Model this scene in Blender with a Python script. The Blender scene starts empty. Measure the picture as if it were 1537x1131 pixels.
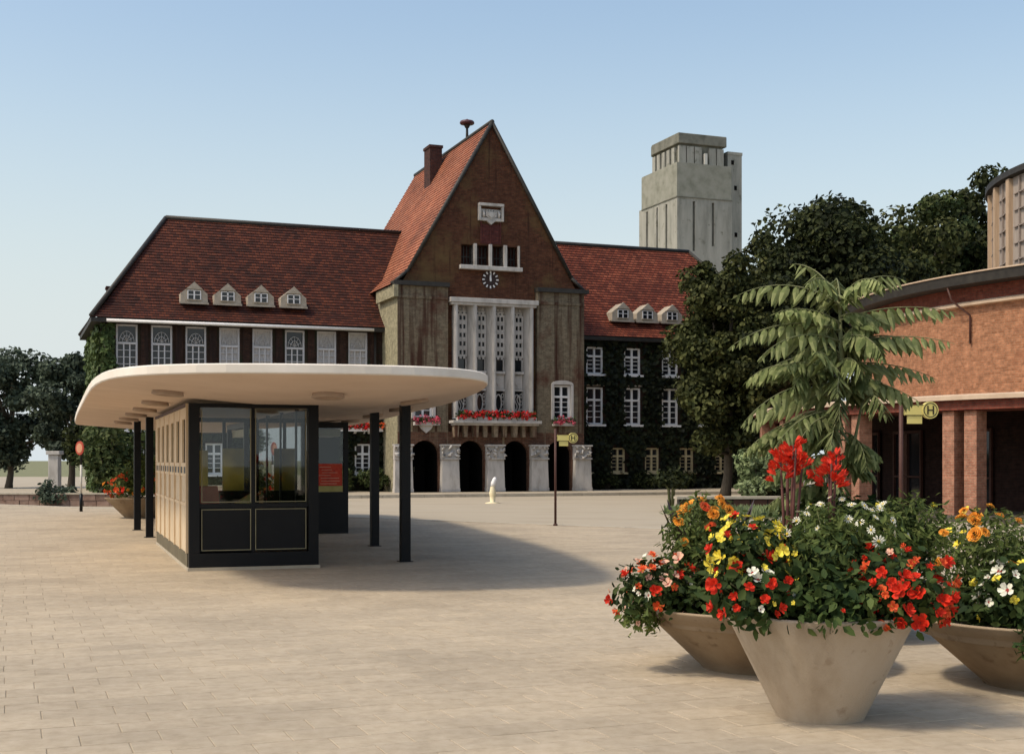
import bpy, bmesh, math, random
import numpy as np
from mathutils import Vector, Matrix, Euler

R = math.radians
random.seed(7)
rng = np.random.default_rng(11)
scene = bpy.context.scene
col = scene.collection

# ------------------------------------------------------------------ camera, sky, sun, exposure
cam_d = bpy.data.cameras.new('camera')
cam = bpy.data.objects.new('camera', cam_d)
col.objects.link(cam)
cam.location = (0, 0, 1.6)
cam.rotation_euler = (R(90), 0, 0)
cam_d.sensor_width = 36
cam_d.lens = 45.67
cam_d.shift_y = 0.081
cam_d.clip_start = 0.05
cam_d.clip_end = 6000
scene.camera = cam

SUN_EL, SUN_AZ = 54.0, -116.0           # azimuth clockwise from +Y
world = bpy.data.worlds.new('World')
scene.world = world
world.use_nodes = True
wn = world.node_tree
bg = wn.nodes['Background']
sky = wn.nodes.new('ShaderNodeTexSky')
sky.sky_type = 'NISHITA'
sky.sun_disc = False
sky.sun_elevation = R(SUN_EL)
sky.sun_rotation = R(SUN_AZ % 360)
sky.altitude = 0
sky.air_density = 1.45
sky.dust_density = 3.0
sky.ozone_density = 1.0
# pale haze low over the horizon, the same all round
geo = wn.nodes.new('ShaderNodeTexCoord')
sep = wn.nodes.new('ShaderNodeSeparateXYZ')
wn.links.new(geo.outputs['Generated'], sep.inputs[0])
hz = wn.nodes.new('ShaderNodeMapRange')
hz.interpolation_type = 'SMOOTHSTEP'
hz.inputs[1].default_value = -.02
hz.inputs[2].default_value = .36
hz.inputs[3].default_value = .92
hz.inputs[4].default_value = .0
wn.links.new(sep.outputs[2], hz.inputs[0])
hmix = wn.nodes.new('ShaderNodeMix'); hmix.data_type = 'RGBA'
wn.links.new(hz.outputs[0], hmix.inputs[0])
wn.links.new(sky.outputs[0], hmix.inputs[6])
hmix.inputs[7].default_value = (4.15, 4.55, 4.75, 1)
wn.links.new(hmix.outputs[2], bg.inputs[0])
bg.inputs[1].default_value = 0.135
sun_d = bpy.data.lights.new('sun', 'SUN')
sun_d.energy = 2.15
sun_d.angle = R(6.0)
sun_d.color = (1.0, 0.885, 0.71)
sun = bpy.data.objects.new('sun', sun_d)
col.objects.link(sun)
sdir = Vector((math.sin(R(SUN_AZ)) * math.cos(R(SUN_EL)), math.cos(R(SUN_AZ)) * math.cos(R(SUN_EL)), math.sin(R(SUN_EL))))
sun.rotation_euler = sdir.to_track_quat('Z', 'Y').to_euler()
sun.location = (-20, -10, 40)
scene.view_settings.view_transform = 'Standard'
scene.view_settings.look = 'None'
scene.view_settings.exposure = 0.44
scene.view_settings.gamma = 1.0
scene.view_settings.use_curve_mapping = False

# ------------------------------------------------------------------ materials
def _base(name):
    m = bpy.data.materials.new(name)
    m.use_nodes = True
    nt = m.node_tree
    return m, nt, nt.nodes['Principled BSDF']

def _ramp(nt, cols, lo=.3, hi=.7):
    r = nt.nodes.new('ShaderNodeValToRGB')
    e = r.color_ramp.elements
    n = len(cols)
    while len(e) < n:
        e.new(.5)
    for i, c in enumerate(cols):
        e[i].position = lo + (hi - lo) * i / max(1, n - 1)
        e[i].color = (*c, 1)
    return r

def _noise(nt, scale, vec, detail=5, rough=.6):
    n = nt.nodes.new('ShaderNodeTexNoise')
    n.inputs['Scale'].default_value = scale
    n.inputs['Detail'].default_value = detail
    n.inputs['Roughness'].default_value = rough
    if vec is not None:
        nt.links.new(vec, n.inputs['Vector'])
    return n

def _coord(nt, kind='Object', stretch=None):
    t = nt.nodes.new('ShaderNodeTexCoord')
    o = t.outputs[kind]
    if stretch:
        mp = nt.nodes.new('ShaderNodeMapping')
        mp.inputs['Scale'].default_value = stretch
        nt.links.new(o, mp.inputs['Vector'])
        o = mp.outputs[0]
    return o

def _mix(nt, a, b, fac, mode='MIX'):
    m = nt.nodes.new('ShaderNodeMix')
    m.data_type = 'RGBA'
    m.blend_type = mode
    for i, v in ((6, a), (7, b)):
        if isinstance(v, tuple):
            m.inputs[i].default_value = (*v, 1)
        else:
            nt.links.new(v, m.inputs[i])
    if isinstance(fac, float):
        m.inputs[0].default_value = fac
    else:
        nt.links.new(fac, m.inputs[0])
    return m.outputs[2]

def _island(nt, colr, amt):
    g = nt.nodes.new('ShaderNodeNewGeometry')
    mr = nt.nodes.new('ShaderNodeMapRange')
    mr.inputs[3].default_value = 1 - amt
    mr.inputs[4].default_value = 1 + amt
    nt.links.new(g.outputs['Random Per Island'], mr.inputs[0])
    oi = nt.nodes.new('ShaderNodeObjectInfo')
    mr2 = nt.nodes.new('ShaderNodeMapRange')
    mr2.inputs[3].default_value = 1 - amt
    mr2.inputs[4].default_value = 1 + amt
    nt.links.new(oi.outputs['Random'], mr2.inputs[0])
    mu = nt.nodes.new('ShaderNodeMath'); mu.operation = 'MULTIPLY'
    nt.links.new(mr.outputs[0], mu.inputs[0]); nt.links.new(mr2.outputs[0], mu.inputs[1])
    cb = nt.nodes.new('ShaderNodeCombineColor')
    for i in range(3):
        nt.links.new(mu.outputs[0], cb.inputs[i])
    return _mix(nt, colr, cb.outputs[0], 1.0, 'MULTIPLY')

def _bump(nt, p, h, strength, dist=.01):
    b = nt.nodes.new('ShaderNodeBump')
    b.inputs['Strength'].default_value = strength
    b.inputs['Distance'].default_value = dist
    nt.links.new(h, b.inputs['Height'])
    nt.links.new(b.outputs[0], p.inputs['Normal'])

def M(name, cols, rough=.85, scale=3., bump=0., bscale=60., island=0., stretch=None, metal=0., spec=.3, speck=None):
    m, nt, p = _base(name)
    c = _coord(nt, 'Object', stretch)
    n = _noise(nt, scale, c)
    out = _ramp(nt, cols)
    nt.links.new(n.outputs[0], out.inputs[0])
    out = out.outputs[0]
    if speck:
        n2 = _noise(nt, speck[1], _coord(nt), 3)
        r2 = _ramp(nt, [(0, 0, 0), (1, 1, 1)], speck[2], speck[2] + .12)
        nt.links.new(n2.outputs[0], r2.inputs[0])
        out = _mix(nt, out, speck[0], r2.outputs[0])
    if island:
        out = _island(nt, out, island)
    nt.links.new(out, p.inputs['Base Color'])
    p.inputs['Roughness'].default_value = rough
    p.inputs['Metallic'].default_value = metal
    p.inputs['Specular IOR Level'].default_value = spec
    if bump:
        _bump(nt, p, _noise(nt, bscale, _coord(nt), 4).outputs[0], bump)
    return m

def Mpaver(name, cols, patch):
    """concrete slabs: each its own tint, weathering and stains running across them by place"""
    m, nt, p = _base(name)
    g = nt.nodes.new('ShaderNodeNewGeometry')
    n = _noise(nt, 9, g.outputs['Position'], 6, .7)
    r = _ramp(nt, cols, .3, .7)
    nt.links.new(n.outputs[0], r.inputs[0])
    out = _island(nt, r.outputs[0], .07)
    n2 = _noise(nt, .55, g.outputs['Position'], 7, .62)
    r2 = _ramp(nt, [(.86, .86, .86), (1.0, 1.0, 1.0), (1.08, 1.07, 1.05)], .34, .66)
    nt.links.new(n2.outputs[0], r2.inputs[0])
    out = _mix(nt, out, r2.outputs[0], 1.0, 'MULTIPLY')
    n3 = _noise(nt, 1.7, g.outputs['Position'], 9, .75)
    r3 = _ramp(nt, [(0, 0, 0), (.55, .55, .55)], .60, .74)
    nt.links.new(n3.outputs[0], r3.inputs[0])
    out = _mix(nt, out, patch, r3.outputs[0])
    nt.links.new(out, p.inputs['Base Color'])
    p.inputs['Roughness'].default_value = .9
    p.inputs['Specular IOR Level'].default_value = .25
    _bump(nt, p, _noise(nt, 110, g.outputs['Position'], 4).outputs[0], .3)
    return m

def Mbrick(name, c1, c2, mortar, bw=.25, bh=.075, stain=None, patch=None, bump=.5, mort=.012):
    """brick wall read from the face's own metres (UV)"""
    m, nt, p = _base(name)
    b = nt.nodes.new('ShaderNodeTexBrick')
    b.inputs['Scale'].default_value = 1
    b.inputs['Brick Width'].default_value = bw
    b.inputs['Row Height'].default_value = bh
    b.inputs['Mortar Size'].default_value = mort
    b.inputs['Mortar Smooth'].default_value = .2
    b.inputs['Color1'].default_value = (*c1, 1)
    b.inputs['Color2'].default_value = (*c2, 1)
    b.inputs['Mortar'].default_value = (*mortar, 1)
    nt.links.new(_coord(nt, 'UV'), b.inputs['Vector'])
    out = b.outputs[0]
    n = _noise(nt, 5, _coord(nt), 8, .7)
    rr = _ramp(nt, [(.55, .55, .55), (1.35, 1.35, 1.35)], .3, .7)
    nt.links.new(n.outputs[0], rr.inputs[0])
    out = _mix(nt, out, rr.outputs[0], 1.0, 'MULTIPLY')
    if patch:
        n2 = _noise(nt, patch[1], _coord(nt), 6, .65)
        r2 = _ramp(nt, [(0, 0, 0), (1, 1, 1)], patch[2], patch[2] + .15)
        nt.links.new(n2.outputs[0], r2.inputs[0])
        out = _mix(nt, out, patch[0], r2.outputs[0])
    if stain:
        n3 = _noise(nt, 1.0, _coord(nt, 'Object', stain[1]), 6, .6)
        r3 = _ramp(nt, [(0, 0, 0), (1, 1, 1)], stain[2], stain[2] + .12)
        nt.links.new(n3.outputs[0], r3.inputs[0])
        out = _mix(nt, out, stain[0], r3.outputs[0])
    nt.links.new(out, p.inputs['Base Color'])
    p.inputs['Roughness'].default_value = .9
    p.inputs['Specular IOR Level'].default_value = .2
    mx = nt.nodes.new('ShaderNodeMath'); mx.operation = 'SUBTRACT'
    nt.links.new(n.outputs[0], mx.inputs[0]); nt.links.new(b.outputs['Fac'], mx.inputs[1])
    _bump(nt, p, mx.outputs[0], bump, .012)
    return m

def Mtile(name, cols, light, lightthr=.62, dark=(.03, .012, .01)):
    """roof tiles: u in metres, v in whole courses"""
    m, nt, p = _base(name)
    b = nt.nodes.new('ShaderNodeTexBrick')
    b.inputs['Scale'].default_value = 1
    b.inputs['Brick Width'].default_value = .26
    b.inputs['Row Height'].default_value = 1
    b.inputs['Mortar Size'].default_value = .018
    b.inputs['Mortar Smooth'].default_value = .4
    b.inputs['Color1'].default_value = (0, 0, 0, 1)
    b.inputs['Color2'].default_value = (1, 1, 1, 1)
    b.inputs['Mortar'].default_value = (0, 0, 0, 1)
    b.offset = .5
    nt.links.new(_coord(nt, 'UV'), b.inputs['Vector'])
    r1 = _ramp(nt, cols, .0, 1.)
    nt.links.new(b.outputs[0], r1.inputs[0])
    out = r1.outputs[0]
    n = _noise(nt, .55, _coord(nt), 8, .7)
    rr = _ramp(nt, [(.5, .5, .5), (1.3, 1.3, 1.3)], .3, .7)
    nt.links.new(n.outputs[0], rr.inputs[0])
    out = _mix(nt, out, rr.outputs[0], 1.0, 'MULTIPLY')
    n2 = _noise(nt, 6.5, _coord(nt), 8, .8)
    r2 = _ramp(nt, [(0, 0, 0), (1, 1, 1)], lightthr, lightthr + .12)
    nt.links.new(n2.outputs[0], r2.inputs[0])
    out = _mix(nt, out, light, r2.outputs[0])
    out = _mix(nt, out, dark, b.outputs['Fac'])
    nt.links.new(out, p.inputs['Base Color'])
    p.inputs['Roughness'].default_value = .75
    p.inputs['Specular IOR Level'].default_value = .25
    w = nt.nodes.new('ShaderNodeMath'); w.operation = 'MULTIPLY'; w.inputs[1].default_value = -1
    nt.links.new(b.outputs['Fac'], w.inputs[0])
    _bump(nt, p, w.outputs[0], .6, .03)
    return m

def Mleaf(name, cols, transl=.25, rough=.7):
    m, nt, p = _base(name)
    g = nt.nodes.new('ShaderNodeNewGeometry')
    r = _ramp(nt, cols, .0, 1.)
    nt.links.new(g.outputs['Random Per Island'], r.inputs[0])
    n = _noise(nt, .9, _coord(nt), 3)
    rr = _ramp(nt, [(.7, .7, .7), (1.3, 1.3, 1.2)], .35, .65)
    nt.links.new(n.outputs[0], rr.inputs[0])
    out = _mix(nt, r.outputs[0], rr.outputs[0], 1.0, 'MULTIPLY')
    nt.links.new(out, p.inputs['Base Color'])
    p.inputs['Roughness'].default_value = rough
    p.inputs['Specular IOR Level'].default_value = .15
    tr = nt.nodes.new('ShaderNodeBsdfTranslucent')
    nt.links.new(out, tr.inputs[0])
    mx = nt.nodes.new('ShaderNodeMixShader')
    mx.inputs[0].default_value = transl
    nt.links.new(p.outputs[0], mx.inputs[1]); nt.links.new(tr.outputs[0], mx.inputs[2])
    nt.links.new(mx.outputs[0], nt.nodes['Material Output'].inputs[0])
    return m

def Mglass(name, tint=(.9, .93, .92)):
    """thin clear pane: mostly see-through, reflecting at grazing angles"""
    m, nt, p = _base(name)
    nt.nodes.remove(p)
    tr = nt.nodes.new('ShaderNodeBsdfTransparent'); tr.inputs[0].default_value = (*tint, 1)
    gl = nt.nodes.new('ShaderNodeBsdfGlossy'); gl.inputs['Roughness'].default_value = .02
    fr = nt.nodes.new('ShaderNodeFresnel'); fr.inputs[0].default_value = 1.5
    mx = nt.nodes.new('ShaderNodeMixShader')
    nt.links.new(fr.outputs[0], mx.inputs[0]); nt.links.new(tr.outputs[0], mx.inputs[1]); nt.links.new(gl.outputs[0], mx.inputs[2])
    nt.links.new(mx.outputs[0], nt.nodes['Material Output'].inputs[0])
    return m

MT = dict(
    paver=Mpaver('paving_concrete', [(.30, .242, .17), (.36, .296, .213), (.40, .333, .248)], (.26, .20, .14)),
    joint=M('paving_joint', [(.26, .21, .145), (.30, .245, .175)], .95, 3),
    road=M('road_surface', [(.29, .245, .18), (.355, .302, .225), (.33, .284, .218)], .93, .35, .2, 60, stretch=(.6, 2.0, 1)),
    kerb=M('kerb_stone', [(.33, .285, .215), (.42, .37, .29)], .85, 4, .15, island=.08),
    earth=M('earth', [(.12, .13, .06), (.2, .19, .1)], .95, 1),
    brick=Mbrick('dark_brick', (.070, .022, .012), (.115, .042, .020), (.06, .036, .022), stain=((.038, .016, .010), (3.2, 3.2, .2), .58), patch=((.115, .07, .030), .4, .50)),
    khaki=Mbrick('stained_brick', (.155, .122, .078), (.20, .162, .108), (.14, .112, .078), stain=((.05, .022, .014), (2.4, 2.4, .09), .505), patch=((.085, .032, .02), .45, .53)),
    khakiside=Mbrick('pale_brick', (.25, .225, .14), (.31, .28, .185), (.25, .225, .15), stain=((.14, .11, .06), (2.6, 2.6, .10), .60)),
    wallwing=Mbrick('wing_brick', (.028, .014, .010), (.045, .021, .013), (.028, .02, .016), patch=((.02, .024, .014), .5, .5)),
    stone=M('white_stone', [(.30, .275, .245), (.43, .40, .365), (.49, .455, .42)], .8, 2.2, .2, 40, stretch=(1.5, 1.5, .5)),
    white=M('white_paint', [(.66, .64, .62), (.76, .74, .72)], .6, 3),
    cream_trim=M('cream_frame_paint', [(.42, .34, .19), (.52, .43, .26)], .6, 3),
    darkglass=M('dark_window_glass', [(.012, .013, .016), (.02, .022, .026)], .08, 1, spec=.5),
    curtain=M('lace_curtain', [(.34, .32, .31), (.52, .50, .49)], .9, 9, stretch=(3, 3, .5)),
    dark=M('black_paint', [(.004, .0045, .006), (.007, .0075, .009)], .4, 3, spec=.22),
    void=M('opening_shade', [(.006, .005, .005), (.010, .009, .008)], .95, 3, spec=.05),  # near-black: shade inside the arcade and openings put into the colour
    door=M('dark_oak', [(.018, .010, .007), (.035, .018, .012)], .6, 6, stretch=(6, 6, .6)),
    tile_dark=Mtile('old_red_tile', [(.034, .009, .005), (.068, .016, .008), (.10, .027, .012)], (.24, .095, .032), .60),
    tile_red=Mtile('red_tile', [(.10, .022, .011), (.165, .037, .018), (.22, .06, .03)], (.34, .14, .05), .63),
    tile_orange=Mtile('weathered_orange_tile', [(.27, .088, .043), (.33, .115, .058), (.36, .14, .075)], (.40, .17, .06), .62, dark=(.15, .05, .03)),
    flashing=M('dark_lead', [(.02, .018, .016), (.04, .036, .03)], .6, 4),
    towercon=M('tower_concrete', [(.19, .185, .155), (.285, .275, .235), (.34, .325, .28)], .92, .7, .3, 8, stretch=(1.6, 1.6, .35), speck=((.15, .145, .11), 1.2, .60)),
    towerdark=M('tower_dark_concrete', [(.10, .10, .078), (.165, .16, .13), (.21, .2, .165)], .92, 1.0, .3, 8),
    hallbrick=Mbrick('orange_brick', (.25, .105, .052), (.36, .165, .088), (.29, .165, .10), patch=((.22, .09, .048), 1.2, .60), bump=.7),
    halldark=Mbrick('dark_red_brick', (.13, .03, .02), (.19, .05, .03), (.11, .05, .035)),
    hallstone=M('sand_stone', [(.42, .31, .22), (.52, .40, .29)], .85, 2.5, .15),
    timber=M('pale_timber', [(.36, .25, .16), (.47, .34, .23)], .75, 4, stretch=(5, 5, .4)),
    greypanel=M('grey_panel', [(.26, .215, .18), (.34, .29, .25)], .8, 3, stretch=(3, 3, .5)),
    kroof=M('cream_roof_plaster', [(.62, .555, .47), (.77, .71, .63)], .75, 1.1, .05),
    lampring=M('lamp_ring', [(.34, .25, .19), (.42, .32, .25)], .6, 4),
    soffit=M('soffit_plaster', [(.60, .46, .36), (.68, .535, .43)], .85, 1.2, .05),
    kcream=M('tan_frame_paint', [(.60, .45, .28), (.68, .53, .35)], .55, 4),
    kpanel=M('tan_panel', [(.50, .39, .25), (.60, .48, .33)], .6, 2),
    kbrown=M('brown_glass_tone', [(.10, .05, .025), (.17, .09, .045)], .5, 3, stretch=(4, 4, .6)),  # brown reflections of the kiosk side glass as colour; also lamp lenses
    kplinth=M('olive_plinth', [(.10, .085, .05), (.15, .125, .08)], .8, 4, .2),
    brasstrim=M('pale_metal_trim', [(.26, .235, .14), (.33, .30, .19)], .45, 3),
    pot_shaded=M('shaded_bowl_concrete', [(.19, .13, .08), (.26, .19, .12), (.31, .235, .155)], .92, 2.2, .35, 120, speck=((.15, .095, .055), 6., .60)),  # darker, browner pot concrete: the wide bowls' shade put into the colour
    hallwhite=M('grey_white_paint', [(.44, .43, .44), (.54, .53, .53)], .7, 3),  # greyer than the white paint, for the tall hall windows
    darkfloor=M('shaded_paving', [(.06, .05, .04), (.1, .085, .07)], .9, 3),  # floor of the covered walk, its shade put into the colour
    boardyellow=Mleaf('yellow_notice_paper', [(.78, .70, .28), (.84, .76, .34)], .65, .8),
    glass=Mglass('clear_glass'),
    redposter=M('red_poster', [(.50, .035, .018), (.58, .07, .035), (.36, .018, .012)], .7, 9),
    yellow=M('yellow_board', [(.36, .31, .10), (.46, .40, .15)], .7, 4),
    signyellow=M('sign_yellow', [(.56, .47, .14), (.64, .545, .19)], .5, 4),
    black=M('sign_black', [(.02, .015, .008), (.03, .022, .012)], .6, 4),
    signred=M('sign_red', [(.30, .035, .02), (.38, .06, .03)], .5, 4),
    signpink=M('sign_faded', [(.46, .20, .11), (.54, .27, .16)], .5, 4),
    rust=M('brown_pole_paint', [(.05, .02, .014), (.085, .035, .025)], .6, 5),
    polewhite=M('pale_pole_paint', [(.5, .48, .42), (.6, .57, .5)], .6, 5),
    pot=M('pot_concrete', [(.33, .255, .175), (.43, .345, .25), (.47, .39, .30)], .92, 3.2, .5, 90, stretch=(1, 1, .3), speck=((.33, .25, .172), 9., .62)),
    soil=M('dark_soil', [(.012, .009, .006), (.03, .02, .013)], .95, 12, .6, 30),
    bark=M('grey_bark', [(.05, .04, .028), (.11, .09, .065)], .95, 8, .6, 20, stretch=(3, 3, .4)),
    greenbark=M('green_stem', [(.11, .13, .05), (.17, .17, .085)], .8, 8, .2, 40),
    maroon=M('maroon_stem', [(.05, .016, .012), (.10, .03, .02)], .6, 5),
    leaf_dark=Mleaf('dark_tree_leaf', [(.008, .012, .005), (.022, .03, .010), (.065, .073, .026)]),
    leaf_mid=Mleaf('green_tree_leaf', [(.02, .034, .012), (.05, .07, .022), (.10, .115, .045)]),
    leaf_olive=Mleaf('olive_tree_leaf', [(.014, .019, .006), (.042, .05, .015), (.11, .115, .042)]),
    leaf_blue=Mleaf('blue_green_leaf', [(.022, .034, .024), (.06, .08, .055), (.12, .15, .11)]),
    ivy=Mleaf('ivy_leaf', [(.006, .009, .005), (.012, .016, .007), (.026, .03, .012)], .1, .6),
    ivy_green=Mleaf('bright_ivy_leaf', [(.03, .05, .016), (.06, .09, .03), (.09, .12, .045)], .15, .6),
    bed_leaf=Mleaf('bedding_leaf', [(.012, .026, .008), (.035, .06, .016), (.075, .10, .03)], .2),
    fern_leaf=Mleaf('feathery_leaf', [(.05, .075, .02), (.10, .135, .035), (.16, .19, .06)], .3),
    pale_leaf=Mleaf('pale_green_leaf', [(.12, .16, .07), (.20, .25, .12), (.27, .32, .17)], .3),
    sumac_leaf=Mleaf('sumac_leaf', [(.06, .08, .025), (.145, .175, .065), (.26, .28, .125)], .28),
    canna_leaf=M('purple_canna_leaf', [(.018, .010, .012), (.04, .022, .02)], .4, 6, spec=.5),
    f_red=Mleaf('red_petal', [(.55, .025, .012), (.72, .04, .018), (.62, .06, .03)], .25, .6),
    f_orange=Mleaf('orange_red_petal', [(.72, .10, .03), (.78, .17, .06), (.66, .06, .025)], .25, .6),
    f_marigold=Mleaf('marigold_petal', [(.78, .30, .03), (.82, .40, .07)], .25, .6),
    f_yellow=Mleaf('yellow_petal', [(.74, .58, .04), (.80, .68, .12)], .25, .6),
    f_white=Mleaf('white_petal', [(.72, .70, .58), (.82, .80, .70)], .25, .6),
    f_pink=Mleaf('salmon_petal', [(.75, .38, .27), (.80, .52, .40)], .25, .6),
    f_magenta=Mleaf('pink_geranium_petal', [(.50, .05, .10), (.62, .14, .2)], .2, .6),
    f_geranium=Mleaf('red_geranium_petal', [(.50, .012, .02), (.66, .03, .03)], .2, .6),
    throat=M('flower_throat', [(.5, .35, .03), (.6, .42, .05)], .7, 3),
    thr_dark=M('dark_flower_throat', [(.20, .015, .01), (.28, .02, .012)], .7, 3),
)

# ------------------------------------------------------------------ mesh builder
class MB:
    def __init__(s):
        s.v = []; s.f = []; s.m = []; s.uv = []; s.sm = []
    def face(s, pts, mat=0, uv=None, smooth=False):
        i = len(s.v)
        s.v += [tuple(p) for p in pts]
        s.f.append(tuple(range(i, i + len(pts)))); s.m.append(mat); s.uv.append(uv); s.sm.append(smooth)
    def add(s, verts, faces, mat=0, smooth=False):
        i = len(s.v)
        s.v += [tuple(p) for p in verts]
        for f in faces:
            s.f.append(tuple(i + k for k in f)); s.m.append(mat); s.uv.append(None); s.sm.append(smooth)
    def box(s, x0, x1, y0, y1, z0, z1, mat=0):
        v = [(x0, y0, z0), (x1, y0, z0), (x1, y1, z0), (x0, y1, z0), (x0, y0, z1), (x1, y0, z1), (x1, y1, z1), (x0, y1, z1)]
        s.add(v, [(3, 2, 1, 0), (4, 5, 6, 7), (0, 1, 5, 4), (1, 2, 6, 5), (2, 3, 7, 6), (3, 0, 4, 7)], mat)
    def prism(s, poly, z0, z1, mat=0, bottom=True):
        n = len(poly)
        s.add([(x, y, z0) for x, y in poly] + [(x, y, z1) for x, y in poly],
              [tuple(range(n, 2 * n))] + ([tuple(range(n - 1, -1, -1))] if bottom else []) + [(i, (i + 1) % n, n + (i + 1) % n, n + i) for i in range(n)], mat)
    def slab(s, poly, y0, y1, mat=0):
        """polygon in (x, z), counter-clockwise seen from -y, between depths y0 < y1"""
        n = len(poly)
        s.add([(x, y0, z) for x, z in poly] + [(x, y1, z) for x, z in poly],
              [tuple(range(n)), tuple(range(2 * n - 1, n - 1, -1))] + [((i + 1) % n, i, n + i, n + (i + 1) % n) for i in range(n)], mat)
    def lathe(s, prof, n=24, mat=0, c=(0, 0, 0), smooth=True, cap=True):
        i = len(prof)
        v = [(c[0] + r * math.cos(2 * math.pi * k / n), c[1] + r * math.sin(2 * math.pi * k / n), c[2] + z) for r, z in prof for k in range(n)]
        f = [(j * n + k, j * n + (k + 1) % n, (j + 1) * n + (k + 1) % n, (j + 1) * n + k) for j in range(i - 1) for k in range(n)]
        s.add(v, f, mat, smooth)
        if cap:
            s.face([v[k] for k in range(n - 1, -1, -1)], mat)
            s.face([v[(i - 1) * n + k] for k in range(n)], mat)
    def tube(s, path, rad, n=8, mat=0, smooth=True):
        P = [Vector(p) for p in path]
        if not hasattr(rad, '__len__'):
            rad = [rad] * len(P)
        rings = []
        for i, p in enumerate(P):
            d = (P[min(i + 1, len(P) - 1)] - P[max(i - 1, 0)]).normalized()
            a = d.orthogonal().normalized() if i == 0 else (a - d * a.dot(d)).normalized()
            b = d.cross(a)
            rings += [p + (a * math.cos(2 * math.pi * k / n) + b * math.sin(2 * math.pi * k / n)) * rad[i] for k in range(n)]
        L = len(P)
        s.add(rings, [(j * n + k, j * n + (k + 1) % n, (j + 1) * n + (k + 1) % n, (j + 1) * n + k) for j in range(L - 1) for k in range(n)] +
              [tuple(range(n - 1, -1, -1)), tuple(range((L - 1) * n, L * n))], mat, smooth)
    def build(s, name, mats, parent=None, loc=None, rot=None, link=True, bevel=0):
        me = bpy.data.meshes.new(name)
        me.from_pydata(s.v, [], s.f)
        for m in (mats if isinstance(mats, (list, tuple)) else [mats]):
            me.materials.append(MT[m] if isinstance(m, str) else m)
        me.polygons.foreach_set('material_index', s.m)
        me.polygons.foreach_set('use_smooth', s.sm)
        uvl = me.uv_layers.new(name='UVMap')
        me.update()
        buf = np.zeros(len(me.loops) * 2, dtype=np.float32)
        V = s.v
        for pi, poly in enumerate(me.polygons):
            ex = s.uv[pi]
            ls = poly.loop_start
            if ex:
                for k, t in enumerate(ex):
                    buf[2 * (ls + k)], buf[2 * (ls + k) + 1] = t
            else:
                n = poly.normal
                if abs(n.z) > .985:
                    for k, vi in enumerate(s.f[pi]):
                        buf[2 * (ls + k)], buf[2 * (ls + k) + 1] = V[vi][0], V[vi][1]
                else:
                    l = math.hypot(n.x, n.y)
                    tx, ty = -n.y / l, n.x / l
                    bx, by, bz = -n.z * ty, n.z * tx, n.x * ty - n.y * tx
                    for k, vi in enumerate(s.f[pi]):
                        p = V[vi]
                        buf[2 * (ls + k)] = p[0] * tx + p[1] * ty
                        buf[2 * (ls + k) + 1] = p[0] * bx + p[1] * by + p[2] * bz
        uvl.data.foreach_set('uv', buf)
        if bevel:
            bm = bmesh.new(); bm.from_mesh(me)
            bmesh.ops.remove_doubles(bm, verts=bm.verts, dist=1e-5)
            es = [e for e in bm.edges if len(e.link_faces) == 2 and e.calc_face_angle(0) > .6]
            bmesh.ops.bevel(bm, geom=es, offset=bevel, segments=2, affect='EDGES', profile=.6)
            bm.to_mesh(me); bm.free()
        o = bpy.data.objects.new(name, me)
        if parent is not None:
            o.parent = parent
        if loc is not None:
            o.location = loc
        if rot is not None:
            o.rotation_euler = rot
        if link:
            col.objects.link(o)
        return o

def thing(name, label, cat, loc=(0, 0, 0), rz=0, group=None):
    o = bpy.data.objects.new(name, None)
    o.empty_display_size = .2
    o.location = loc; o.rotation_euler = (0, 0, rz)
    o['label'] = label; o['category'] = cat
    if group:
        o['group'] = group
    col.objects.link(o)
    return o

def tag(o, label, cat, group=None, kind=None):
    o['label'] = label; o['category'] = cat
    if group: o['group'] = group
    if kind: o['kind'] = kind
    return o

def dup(o, parent=None, loc=None, rot=None, scale=None):
    c = o.copy()
    if parent is not None:
        c.parent = parent
    if loc is not None: c.location = loc
    if rot is not None: c.rotation_euler = rot
    if scale is not None: c.scale = scale
    col.objects.link(c)
    return c

def inst(name, me, parent, loc, rot=(0, 0, 0), scale=(1, 1, 1)):
    o = bpy.data.objects.new(name, me)
    o.parent = parent
    o.location = loc; o.rotation_euler = rot
    o.scale = scale if hasattr(scale, '__len__') else (scale,) * 3
    col.objects.link(o)
    return o

def np_mesh(name, V, F, mats, parent=None, loc=None, smooth=False):
    """V (n,3), F (m,4) numpy -> object"""
    me = bpy.data.meshes.new(name)
    me.vertices.add(len(V)); me.vertices.foreach_set('co', V.astype(np.float32).ravel())
    k = F.shape[1]
    me.loops.add(F.size); me.loops.foreach_set('vertex_index', F.astype(np.int32).ravel())
    me.polygons.add(len(F))
    me.polygons.foreach_set('loop_start', np.arange(0, F.size, k, dtype=np.int32))
    me.polygons.foreach_set('loop_total', np.full(len(F), k, dtype=np.int32))
    me.update(calc_edges=True)
    me.validate()
    for m in (mats if isinstance(mats, (list, tuple)) else [mats]):
        me.materials.append(MT[m])
    if smooth:
        me.polygons.foreach_set('use_smooth', [True] * len(F))
    o = bpy.data.objects.new(name, me)
    if parent is not None: o.parent = parent
    if loc is not None: o.location = loc
    col.objects.link(o)
    return o

def unit(a):
    return a / np.maximum(np.linalg.norm(a, axis=-1, keepdims=True), 1e-9)

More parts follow.
